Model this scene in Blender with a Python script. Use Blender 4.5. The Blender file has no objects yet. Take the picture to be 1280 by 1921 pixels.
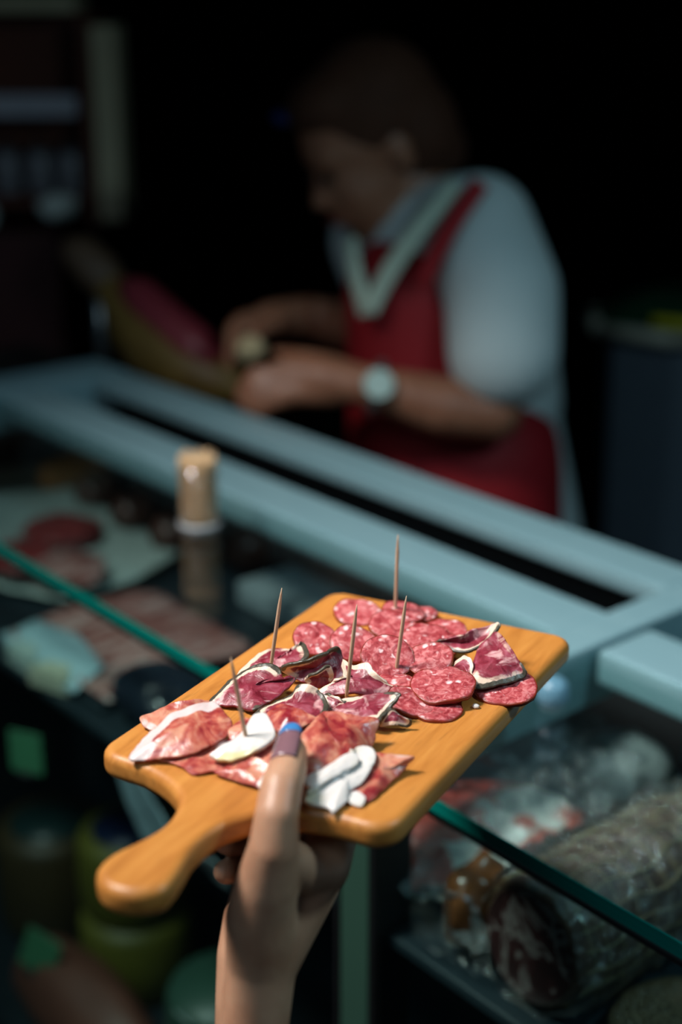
import bpy, bmesh, math, random
from mathutils import Vector, Matrix, noise

scene = bpy.context.scene
COL = scene.collection
random.seed(7)

# ------------------------------------------------------------------ camera
# The world is laid out along the counter: +Y runs along it, +X into the stall, Z up.
cam_data = bpy.data.cameras.new('camera')
cam_data.sensor_fit = 'VERTICAL'
cam_data.sensor_height = 36.0
cam_data.sensor_width = 24.0
cam_data.lens = 50.0
cam_data.clip_start = 0.02
cam = bpy.data.objects.new('camera', cam_data)
COL.objects.link(cam)
cam.location = (0, 0, 1.65)
cam.rotation_euler = (math.radians(90 - 19.85), 0, math.radians(-40.1))
cam_data.dof.use_dof = True
cam_data.dof.focus_distance = 0.735
cam_data.dof.aperture_fstop = 3.1
scene.camera = cam

# ------------------------------------------------------------------ world, lights, exposure
world = bpy.data.worlds.new('world')
scene.world = world
world.use_nodes = True
bg = world.node_tree.nodes['Background']
bg.inputs['Color'].default_value = (0.45, 0.72, 1.0, 1)
bg.inputs['Strength'].default_value = 0.03

def area(name, loc, target, size, power, color, spread=180.0):
    l = bpy.data.lights.new(name, 'AREA')
    l.shape = 'DISK'; l.size = size; l.energy = power; l.color = color; l.spread = math.radians(spread)
    o = bpy.data.objects.new(name, l); COL.objects.link(o)
    o.location = loc
    o.rotation_euler = (Vector(target) - Vector(loc)).to_track_quat('-Z', 'Y').to_euler()
    return o
# daylight through the gap in the awning above the counter, open sky over the street behind the customers, and an added, unseen cool fill that brightens rails, coat and film
area('awning_daylight', (-0.20, 1.06, 2.65), (0.64, 0.66, 1.22), 0.40, 7.6, (1.0, 0.96, 0.92), 68.0)
area('street_daylight', (-1.2, 0.0, 3.2), (0.45, 0.55, 1.2), 1.5, 12.0, (0.60, 0.84, 1.0))
area('cool_fill', (0.95, -0.10, 2.10), (0.95, 0.75, 1.15), 0.09, 4.4, (0.55, 0.88, 1.0))

scene.view_settings.view_transform = 'Standard'
scene.view_settings.look = 'None'
scene.view_settings.exposure = 0.0
scene.view_settings.gamma = 1.0
scene.view_settings.use_curve_mapping = False

# ------------------------------------------------------------------ helpers
def tag(o, label=None, cat=None, group=None, kind=None):
    if label: o['label'] = label
    if cat: o['category'] = cat
    if group: o['group'] = group
    if kind: o['kind'] = kind
    return o

def empty(name, loc=(0, 0, 0)):
    o = bpy.data.objects.new(name, None); COL.objects.link(o)
    o.location = loc; o.empty_display_size = 0.05
    return o

def link(name, me, mat, parent=None, smooth=True):
    o = bpy.data.objects.new(name, me); COL.objects.link(o)
    if mat is not None and not me.materials: me.materials.append(mat)
    if smooth:
        for p in me.polygons: p.use_smooth = True
    if parent is not None:
        o.parent = parent
        o.matrix_parent_inverse = Matrix.Identity(4)
    return o

def rel(o, parent):
    """child keeps its world place although its mesh was written in world space"""
    bpy.context.view_layer.update()
    o.matrix_parent_inverse = parent.matrix_world.inverted()

def from_bm(name, bm, mat, parent=None, smooth=True, world_space=False):
    bmesh.ops.recalc_face_normals(bm, faces=bm.faces)
    me = bpy.data.meshes.new(name); bm.to_mesh(me); bm.free()
    o = link(name, me, mat, parent, smooth)
    if parent is not None and world_space: rel(o, parent)
    return o

def centre_origin(o):
    """move a mesh object's origin to the middle of its base"""
    me = o.data
    xs = [v.co for v in me.vertices]
    c = Vector(((min(v.x for v in xs) + max(v.x for v in xs)) / 2, (min(v.y for v in xs) + max(v.y for v in xs)) / 2, min(v.z for v in xs)))
    me.transform(Matrix.Translation(-c)); o.matrix_world = o.matrix_world @ Matrix.Translation(c)
    return o

def bm_box(bm, x0, x1, y0, y1, z0, z1, bevel=0.0, seg=2):
    r = bmesh.ops.create_cube(bm, size=1.0)
    vs = r['verts']
    for v in vs:
        v.co = Vector((x0 + (v.co.x + .5) * (x1 - x0), y0 + (v.co.y + .5) * (y1 - y0), z0 + (v.co.z + .5) * (z1 - z0)))
    if bevel:
        es = {e for v in vs for e in v.link_edges}
        bmesh.ops.bevel(bm, geom=list(es), offset=bevel, segments=seg, affect='EDGES', profile=0.5)

def box(name, x0, x1, y0, y1, z0, z1, mat, parent=None, bevel=0.002, smooth=False):
    bm = bmesh.new(); bm_box(bm, x0, x1, y0, y1, z0, z1, bevel)
    return from_bm(name, bm, mat, parent, smooth, world_space=True)

def bm_tube(bm, pts, radii, n=10, cap=True):
    pts = [Vector(p) for p in pts]
    if not hasattr(radii, '__len__'): radii = [radii] * len(pts)
    rings = []
    t0 = (pts[1] - pts[0]).normalized()
    nrm = t0.orthogonal().normalized()
    for i, p in enumerate(pts):
        t = (pts[min(i + 1, len(pts) - 1)] - pts[max(i - 1, 0)]).normalized()
        nrm = (nrm - t * nrm.dot(t)).normalized()
        bn = t.cross(nrm)
        rings.append([bm.verts.new(p + (nrm * math.cos(a) + bn * math.sin(a)) * radii[i]) for a in [2 * math.pi * k / n for k in range(n)]])
    for a, c in zip(rings, rings[1:]):
        for k in range(n):
            bm.faces.new((a[k], a[(k + 1) % n], c[(k + 1) % n], c[k]))
    if cap:
        bm.faces.new(rings[0][::-1]); bm.faces.new(rings[-1])

def tube(name, pts, radii, mat, parent=None, n=10):
    bm = bmesh.new(); bm_tube(bm, pts, radii, n)
    return from_bm(name, bm, mat, parent, True, world_space=True)

def bm_lathe(bm, prof, centre=(0, 0, 0), n=32, wob=0.0):
    """prof: list of (radius, z); radius 0 closes to a point"""
    c = Vector(centre); rings = []
    for r, z in prof:
        if r <= 1e-6: rings.append([bm.verts.new(c + Vector((0, 0, z)))])
        else: rings.append([bm.verts.new(c + Vector((r * (1 + wob * math.sin(3 * a + z * 40)) * math.cos(a), r * (1 + wob * math.cos(2 * a)) * math.sin(a), z))) for a in [2 * math.pi * k / n for k in range(n)]])
    for a, b in zip(rings, rings[1:]):
        for k in range(n):
            va = a[k % len(a)], a[(k + 1) % len(a)]; vb = b[k % len(b)], b[(k + 1) % len(b)]
            f = []
            for v in (va[0], va[1], vb[1], vb[0]):
                if v not in f: f.append(v)
            if len(f) > 2: bm.faces.new(f)

def lathe(name, prof, centre, mat, parent=None, n=32, wob=0.0):
    bm = bmesh.new(); bm_lathe(bm, prof, centre, n, wob)
    return from_bm(name, bm, mat, parent, True, world_space=True)

def catmull(pts, per, closed=True):
    n = len(pts); out = []
    rng = n if closed else n - 1
    for i in range(rng):
        P = [pts[(i + j) % n] if closed else pts[max(0, min(n - 1, i + j))] for j in (-1, 0, 1, 2)]
        for k in range(per):
            t = k / per
            out.append([0.5 * (2 * b + (c - a) * t + (2 * a - 5 * b + 4 * c - d) * t * t + (3 * b - a - 3 * c + d) * t ** 3) for a, b, c, d in zip(*P)])
    if not closed: out.append(list(pts[-1]))
    return out

def nz(p, s, seed=0.0):
    return noise.noise(Vector((p[0] * s + seed * 7.31, p[1] * s - seed * 3.17, p[2] * s + seed * 1.7)))

def blob(name, parts, voxel, mat, parent=None, smooth_it=8, decimate=None):
    """one continuous skin over tapered limbs ('cone', p, q, r, s) and ellipsoids ('ell', centre, (rx, ry, rz), 3x3 axes)"""
    bm = bmesh.new()
    for prt in parts:
        if prt[0] == 'cone':
            p, q, r, s = Vector(prt[1]), Vector(prt[2]), prt[3], prt[4]
            for c, rad in ((p, r), (q, s)):
                bmesh.ops.create_icosphere(bm, subdivisions=3, radius=rad, matrix=Matrix.Translation(c))
            bm_tube(bm, [p, q], [r, s], 24)
        else:
            ax = Matrix(prt[3]).transposed() if len(prt) > 3 else Matrix.Identity(3)
            m = Matrix.Translation(Vector(prt[1])) @ ax.to_4x4() @ Matrix.Diagonal((*prt[2], 1))
            bmesh.ops.create_icosphere(bm, subdivisions=4, radius=1.0, matrix=m)
    bmesh.ops.recalc_face_normals(bm, faces=bm.faces)
    me = bpy.data.meshes.new(name + '_build'); bm.to_mesh(me); bm.free()
    tmp = bpy.data.objects.new(name + '_build', me); COL.objects.link(tmp)
    md = tmp.modifiers.new('r', 'REMESH'); md.mode = 'VOXEL'; md.voxel_size = voxel; md.use_smooth_shade = True
    sm = tmp.modifiers.new('s', 'SMOOTH'); sm.factor = 0.5; sm.iterations = smooth_it
    dg = bpy.context.evaluated_depsgraph_get()
    res = bpy.data.meshes.new_from_object(tmp.evaluated_get(dg)); res.name = name
    bpy.data.objects.remove(tmp); bpy.data.meshes.remove(me)
    res.materials.clear()
    o = link(name, res, mat, parent, True)
    if parent is not None: rel(o, parent)
    return o

# ------------------------------------------------------------------ materials
class NT:
    def __init__(s, name):
        s.m = bpy.data.materials.new(name); s.m.use_nodes = True
        s.t = s.m.node_tree; s.t.nodes.clear()
        s.out = s.n('ShaderNodeOutputMaterial')
    def n(s, typ, **kw):
        nd = s.t.nodes.new(typ)
        for k, v in kw.items(): setattr(nd, k, v)
        return nd
    def l(s, a, b): s.t.links.new(a, b)
    def put(s, sock, v):
        if hasattr(v, 'default_value') or hasattr(v, 'is_linked'): s.l(v, sock)
        else: sock.default_value = (*v, 1) if hasattr(v, '__len__') and len(v) == 3 and sock.type == 'RGBA' else v
    def coord(s, scale=(1, 1, 1), kind='Object', offset_random=False):
        tc = s.n('ShaderNodeTexCoord'); mp = s.n('ShaderNodeMapping')
        s.l(tc.outputs[kind], mp.inputs['Vector']); mp.inputs['Scale'].default_value = scale
        if offset_random:
            oi = s.n('ShaderNodeObjectInfo'); mu = s.n('ShaderNodeMath', operation='MULTIPLY'); mu.inputs[1].default_value = 37.0
            s.l(oi.outputs['Random'], mu.inputs[0]); cb = s.n('ShaderNodeCombineXYZ')
            for i in range(3): s.l(mu.outputs[0], cb.inputs[i])
            s.l(cb.outputs[0], mp.inputs['Location'])
        return mp.outputs[0]
    def noise(s, vec, scale, detail=3.0, rough=0.5, dist=0.0):
        t = s.n('ShaderNodeTexNoise'); s.l(vec, t.inputs['Vector'])
        t.inputs['Scale'].default_value = scale; t.inputs['Detail'].default_value = detail
        t.inputs['Roughness'].default_value = rough; t.inputs['Distortion'].default_value = dist
        return t.outputs['Fac']
    def voro(s, vec, scale, feature='F1', out='Distance'):
        t = s.n('ShaderNodeTexVoronoi', feature=feature); s.l(vec, t.inputs['Vector']); t.inputs['Scale'].default_value = scale
        return t.outputs[out]
    def ramp(s, fac, stops):
        r = s.n('ShaderNodeValToRGB'); s.l(fac, r.inputs['Fac'])
        e = r.color_ramp.elements
        while len(e) < len(stops): e.new(0.5)
        for el, (p, c) in zip(e, stops):
            el.position = p; el.color = (*c, 1) if hasattr(c, '__len__') else (c, c, c, 1)
        return r.outputs['Color']
    def mix(s, fac, a, b, mode='MIX'):
        m = s.n('ShaderNodeMix', data_type='RGBA', blend_type=mode)
        s.put(m.inputs[0], fac); s.put(m.inputs[6], a); s.put(m.inputs[7], b)
        return m.outputs[2]
    def math(s, op, a, b=None):
        m = s.n('ShaderNodeMath', operation=op); s.put(m.inputs[0], a)
        if b is not None: s.put(m.inputs[1], b)
        return m.outputs[0]
    def attr(s, name):
        return s.n('ShaderNodeAttribute', attribute_name=name).outputs['Fac']
    def bump(s, h, strength=0.3, dist=0.001):
        b = s.n('ShaderNodeBump'); s.l(h, b.inputs['Height']); b.inputs['Strength'].default_value = strength; b.inputs['Distance'].default_value = dist
        return b.outputs[0]
    def principled(s, color, rough=0.5, metal=0.0, normal=None, sss=0.0, sss_r=(1, .3, .2), sss_s=0.004, spec=0.5, coat=0.0):
        p = s.n('ShaderNodeBsdfPrincipled')
        s.put(p.inputs['Base Color'], color); s.put(p.inputs['Roughness'], rough)
        p.inputs['Metallic'].default_value = metal; p.inputs['Specular IOR Level'].default_value = spec
        if sss:
            p.inputs['Subsurface Weight'].default_value = sss; p.inputs['Subsurface Radius'].default_value = sss_r; p.inputs['Subsurface Scale'].default_value = sss_s
        if coat: p.inputs['Coat Weight'].default_value = coat; p.inputs['Coat Roughness'].default_value = 0.15
        if normal is not None: s.l(normal, p.inputs['Normal'])
        s.l(p.outputs[0], s.out.inputs['Surface'])
        return s.m

def plain(name, col, rough=0.5, metal=0.0, var=0.15, scale=30.0, spec=0.5, bump=0.0):
    t = NT(name); v = t.coord()
    n = t.noise(v, scale, 4)
    c = t.mix(n, [x * (1 - var) for x in col], [min(1, x * (1 + var)) for x in col])
    return t.principled(c, rough, metal, t.bump(n, bump) if bump else None, spec=spec)

def sheet(name, tint, base, power, gain, rough, crinkle=None):
    """clear glass or film: lets light through, mirrors more at a glancing angle (Schlick)"""
    t = NT(name)
    lw = t.n('ShaderNodeLayerWeight'); lw.inputs['Blend'].default_value = 0.5
    f = t.math('ADD', t.math('MULTIPLY', t.math('POWER', lw.outputs['Facing'], power), gain), base)
    tr = t.n('ShaderNodeBsdfTransparent'); tr.inputs['Color'].default_value = (*tint, 1)
    gl = t.n('ShaderNodeBsdfGlossy'); gl.inputs['Roughness'].default_value = rough; gl.inputs['Color'].default_value = (1, 1, 1, 1)
    if crinkle:
        v = t.coord(); h = t.noise(v, crinkle, 5, 0.6, 1.5)
        nb = t.bump(h, 0.8, 0.004); t.l(nb, gl.inputs['Normal']); t.l(nb, lw.inputs['Normal'])
    mx = t.n('ShaderNodeMixShader'); t.l(f, mx.inputs[0]); t.l(tr.outputs[0], mx.inputs[1]); t.l(gl.outputs[0], mx.inputs[2])
    t.l(mx.outputs[0], t.out.inputs['Surface'])
    return t.m

M = {}
# wood of the board, grain along its length
t = NT('beech_wood'); v = t.coord((6, 60, 60))
g1 = t.noise(v, 2.2, 6, 0.6, 0.6); v2 = t.coord((25, 260, 200)); g2 = t.noise(v2, 1.0, 3, 0.6)
c = t.ramp(g1, [(0.25, (0.36, 0.120, 0.020)), (0.5, (0.51, 0.190, 0.036)), (0.75, (0.62, 0.262, 0.058))])
pore = t.ramp(g2, [(0.60, 0.0), (0.72, 1.0)])
c = t.mix(t.math('MULTIPLY', pore, 0.55), c, (0.24, 0.09, 0.02))
v3 = t.coord((1, 1, 1)); st = t.ramp(t.noise(v3, 28, 4), [(0.35, 0.0), (0.8, 1.0)])
c = t.mix(t.math('MULTIPLY', st, 0.25), c, (0.50, 0.22, 0.05))
M['wood'] = t.principled(c, 0.42, normal=t.bump(g2, 0.15, 0.0006))

# salami
t = NT('salami'); v = t.coord(offset_random=True)
n1 = t.noise(v, 260, 4, 0.6, 0.8); n2 = t.noise(v, 120, 3, 0.5, 0.5)
c = t.ramp(n1, [(0.34, (0.24, 0.020, 0.026)), (0.5, (0.42, 0.066, 0.074)), (0.64, (0.60, 0.20, 0.20))])
vo = t.voro(v, 190); fl = t.ramp(vo, [(0.24, 1.0), (0.40, 0.0)]); gate = t.ramp(n2, [(0.52, 0.0), (0.57, 1.0)])
c = t.mix(t.math('MULTIPLY', fl, gate), c, (0.86, 0.58, 0.58))
c = t.mix(t.math('MULTIPLY', t.ramp(n2, [(0.55, 0.0), (0.75, 1.0)]), 0.4), c, (0.72, 0.30, 0.28))
M['salami'] = t.principled(c, 0.38, normal=t.bump(n1, 0.5, 0.0012), sss=0.08)
M['casing'] = plain('salami_casing', (0.20, 0.020, 0.006), 0.35, var=0.35, scale=200)

# coppa: 'fat' and 'rind' are weights the slice itself carries along its edge
t = NT('coppa'); v = t.coord(offset_random=True)
n1 = t.noise(v, 130, 5, 0.6, 1.0); n2 = t.noise(v, 75, 3, 0.5, 1.4); n3 = t.noise(v, 420, 3, 0.6)
c = t.ramp(n1, [(0.30, (0.12, 0.004, 0.012)), (0.5, (0.23, 0.024, 0.042)), (0.72, (0.36, 0.085, 0.12))])
vein = t.ramp(n2, [(0.56, 0.0), (0.66, 1.0)])
c = t.mix(t.math('MULTIPLY', vein, 0.7), c, (0.78, 0.46, 0.45))
fe = t.math('ADD', t.attr('fat'), t.math('MULTIPLY', t.math('SUBTRACT', n1, 0.5), 1.1))
c = t.mix(t.ramp(fe, [(0.55, 0.0), (0.78, 1.0)]), c, t.mix(n2, (0.68, 0.44, 0.36), (0.74, 0.62, 0.46)))
re = t.math('ADD', t.attr('rind'), t.math('MULTIPLY', t.math('SUBTRACT', n3, 0.5), 0.9))
c = t.mix(t.ramp(re, [(0.42, 0.0), (0.60, 1.0)]), c, t.mix(n3, (0.010, 0.009, 0.007), (0.11, 0.095, 0.065)))
M['coppa'] = t.principled(c, 0.36, normal=t.bump(n1, 0.5, 0.0012), sss=0.08)

# air dried ham
t = NT('air_dried_ham'); v = t.coord(offset_random=True)
n1 = t.noise(v, 70, 4, 0.6, 1.2); n2 = t.noise(v, 200, 4, 0.6, 0.6)
c = t.ramp(n1, [(0.36, (0.24, 0.014, 0.022)), (0.49, (0.43, 0.085, 0.060)), (0.63, (0.60, 0.26, 0.165))])
c = t.mix(t.math('MULTIPLY', t.ramp(n2, [(0.55, 0.0), (0.75, 1.0)]), 0.4), c, (0.64, 0.32, 0.27))
fe = t.math('ADD', t.attr('fat'), t.math('MULTIPLY', t.math('SUBTRACT', n1, 0.5), 0.5))
c = t.mix(t.ramp(fe, [(0.50, 0.0), (0.60, 1.0)]), c, t.mix(n2, (0.66, 0.48, 0.46), (0.70, 0.60, 0.58)))
M['ham'] = t.principled(c, 0.30, normal=t.bump(n2, 0.35, 0.001), sss=0.12)

# cured back fat
t = NT('cured_fat'); v = t.coord(offset_random=True)
n1 = t.noise(v, 70, 3); fe = t.attr('fat')
c = t.mix(n1, (0.66, 0.60, 0.58), (0.74, 0.69, 0.64))
c = t.mix(t.ramp(fe, [(0.25, 0.0), (0.8, 1.0)]), c, (0.70, 0.60, 0.32))
M['lard'] = t.principled(c, 0.28, normal=t.bump(n1, 0.25, 0.0015), sss=0.15, sss_r=(1, .8, .6))

t = NT('birch_pick'); v = t.coord((300, 300, 25)); n1 = t.noise(v, 1.0, 3)
M['pick'] = t.principled(t.mix(n1, (0.42, 0.25, 0.15), (0.62, 0.44, 0.30)), 0.6)

# case
M['glass'] = sheet('case_glass', (0.88, 0.95, 0.94), 0.035, 5.0, 0.95, 0.015)
M['pane'] = sheet('front_pane_glass', (0.86, 0.96, 0.94), 0.03, 5.0, 0.95, 0.01)
M['film'] = sheet('clear_film', (0.94, 0.96, 0.97), 0.07, 2.8, 0.40, 0.16, 130)
M['wrap'] = sheet('crinkled_wrap', (0.92, 0.94, 0.96), 0.11, 2.2, 0.45, 0.14, 130)
M['jar'] = sheet('clear_jar', (0.97, 0.97, 0.97), 0.03, 3.5, 0.45, 0.05)
t = NT('green_glass_edge'); v = t.coord((40, 3, 300)); n1 = t.noise(v, 3, 3)
M['edge'] = t.principled(t.mix(n1, (0.0, 0.10, 0.082), (0.002, 0.22, 0.178)), 0.18, spec=0.6)
t = NT('painted_rail'); v = t.coord((8, 2, 8)); n1 = t.noise(v, 6, 5)
M['rail'] = t.principled(t.mix(n1, (0.15, 0.27, 0.305), (0.20, 0.33, 0.365)), 0.40, spec=0.5)
M['post'] = plain('post_green_grey', (0.022, 0.060, 0.042), 0.45, var=0.1, scale=8)
M['gasket'] = plain('dark_rubber', (0.006, 0.006, 0.007), 0.5)
M['deck'] = plain('dark_steel_deck', (0.014, 0.022, 0.028), 0.35, var=0.3, scale=12)
M['base'] = plain('case_base_panel', (0.020, 0.022, 0.024), 0.6)

# ------------------------------------------------------------------ the stall itself
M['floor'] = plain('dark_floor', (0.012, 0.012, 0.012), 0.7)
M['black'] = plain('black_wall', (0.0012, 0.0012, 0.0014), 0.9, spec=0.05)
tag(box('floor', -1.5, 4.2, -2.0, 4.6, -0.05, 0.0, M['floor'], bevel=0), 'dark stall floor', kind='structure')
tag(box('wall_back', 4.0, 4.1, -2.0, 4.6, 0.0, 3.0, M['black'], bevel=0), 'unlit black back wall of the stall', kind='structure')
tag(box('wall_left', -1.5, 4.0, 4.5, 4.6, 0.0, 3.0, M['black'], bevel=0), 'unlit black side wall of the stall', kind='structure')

# the stall roof and its valance: both out of view, added to keep the vendor in the shade
M['awning'] = plain('dark_shade_cloth', (0.02, 0.02, 0.022), 0.9)
tag(box('ceiling', 0.62, 4.0, -2.0, 4.5, 2.36, 2.40, M['awning'], bevel=0), 'dark stall roof, added out of view for shade', kind='structure')
tag(box('shade_valance', 0.60, 0.62, -2.0, 4.5, 1.88, 2.40, M['awning'], bevel=0), 'valance added out of view to shade the vendor', kind='structure')

# ------------------------------------------------------------------ glass display case
case = empty('display_case', (0.80, 0.60, 0.0))
tag(case, 'glass topped deli display case with pale blue-grey metal rails', 'display case')
XF = 0.579
Y0, Y1 = -0.60, 1.70
g = box('top_glass', XF, 0.845, 0.685, Y1, 1.1405, 1.150, M['glass'], case, 0.0)
g2 = box('top_glass', XF, 0.845, Y0, 0.681, 1.1405, 1.150, M['glass'], case, 0.0)
for gg, ya, yb in ((g, 0.685, Y1), (g2, Y0, 0.681)):
    e = box('glass_edge', XF - 0.0012, XF - 0.0001, ya, yb, 1.1402, 1.1502, M['edge'], gg, 0.0)
    tag(e, 'green polished glass edge')
# front panes below, with their dark top edge strip
for ya, yb in ((0.70, Y1), (Y0, 0.655)):
    p = box('front_pane', XF + 0.006, XF + 0.012, ya, yb, 0.40, 1.131, M['pane'], case, 0.0)
    s = box('edge_strip', XF + 0.003, XF + 0.0125, ya, yb, 1.131, 1.135, M['gasket'], p, 0.0008)
    bar = box('side_strip', XF + 0.004, XF + 0.0125, yb if ya < 0 else ya - 0.004, (yb + 0.004) if ya < 0 else ya, 0.40, 1.13, M['gasket'], p, 0.0005)
# frame
for ya, yb, in ((0.712, 1.70), (Y0, 0.668)):
    box('rear_rail', 0.978, 1.036, ya, yb, 1.134, 1.153, M['rail'], case, 0.004)
    box('inner_rail', 0.835, 0.902, ya, yb, 1.122, 1.152, M['rail'], case, 0.004)
box('crossbar', 0.60, 1.036, 0.674, 0.712, 1.098, 1.1535, M['rail'], case, 0.003)
box('end_bar', 0.60, 1.036, 1.70, 1.79, 1.10, 1.154, M['rail'], case, 0.004)
pp = box('post', XF + 0.001, XF + 0.042, 0.658, 0.690, 0.10, 1.140, M['post'], case, 0.002)
box('side_sheet', XF + 0.003, XF + 0.041, 0.6555, 0.6578, 0.10, 1.14, M['gasket'], pp, 0.0)  # dark sheet covering the right-hand side face of the post
box('deck', 0.597, 0.955, Y0, 1.78, 0.988, 0.998, M['deck'], case, 0.002)
box('deck_rail', 0.965, 0.995, Y0, 0.668, 0.998, 1.035, M['rail'], case, 0.003)
box('lower_shelf', 0.597, 1.03, Y0, 1.78, 0.468, 0.480, M['deck'], case, 0.002)
box('back_panel', 1.030, 1.045, Y0, 1.79, 0.10, 1.105, M['base'], case, 0.002)
box('end_panel', 0.60, 1.03, 1.775, 1.79, 0.10, 1.10, M['base'], case, 0.002)
box('base_panel', 0.585, 1.03, Y0, 1.79, 0.10, 0.40, M['base'], case, 0.004)
box('plinth', 0.63, 1.00, Y0 + 0.03, 1.75, 0.0, 0.10, M['gasket'], case, 0.002)

# ------------------------------------------------------------------ wooden serving board
BOARD = Matrix.Translation((0.4405, 0.5103, 1.3084)) @ Matrix(((0.92336, -0.38267, 0.03118), (0.38219, 0.92386, 0.02047), (-0.03664, -0.00698, 0.9993))).to_4x4()
AWAY = Vector((0.8877, 0.4605, 0.0)); SIDE = Vector((0.4605, -0.8877, 0.0))   # away from / across the cook's side, in board space
ol = [(-216, 0), (-213.5, 8.5), (-205, 16), (-193, 17), (-180, 13.5), (-167, 11.2), (-155, 12.6), (-144, 17), (-136, 25), (-130, 36), (-126, 48)]
orr = [(-123, -50), (-125, -40), (-129.5, -29), (-137.5, -20), (-147, -14.2), (-160, -11.2), (-176, -11.8), (-192, -16), (-205, -17.5), (-213.5, -9.5)]
def arc(cx, cy, r, a0, a1, n=8):
    return [(cx + r * math.cos(math.radians(a0 + (a1 - a0) * i / n)), cy + r * math.sin(math.radians(a0 + (a1 - a0) * i / n))) for i in range(n + 1)]
han = [tuple(p) for p in catmull(orr + ol, 3, closed=False)]
body = arc(-111, 64.5, 14, 180, 90) + arc(110, 66, 12.5, 90, 0) + arc(110, -67, 12.5, 0, -90) + arc(-109, -65, 14, 270, 180)
pts2 = han + body
bm = bmesh.new()
vs = [bm.verts.new((x / 1000, y / 1000, 0)) for x, y in pts2]
f = bm.faces.new(vs)
ext = bmesh.ops.extrude_face_region(bm, geom=[f])
nv = [e for e in ext['geom'] if isinstance(e, bmesh.types.BMVert)]
for v_ in nv: v_.co.z -= 0.0135
bmesh.ops.recalc_face_normals(bm, faces=bm.faces)
rim = [e for e in bm.edges if abs(e.verts[0].co.z - e.verts[1].co.z) < 1e-6]
bmesh.ops.bevel(bm, geom=rim, offset=0.0048, segments=4, affect='EDGES', profile=0.5, clamp_overlap=True)
board = from_bm('serving_board', bm, M['wood'], None, True)
board.matrix_world = BOARD
md = board.modifiers.new('wn', 'WEIGHTED_NORMAL')
tag(board, 'orange-brown wooden paddle board with rounded handle, held over the glass counter', 'serving board')

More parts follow.
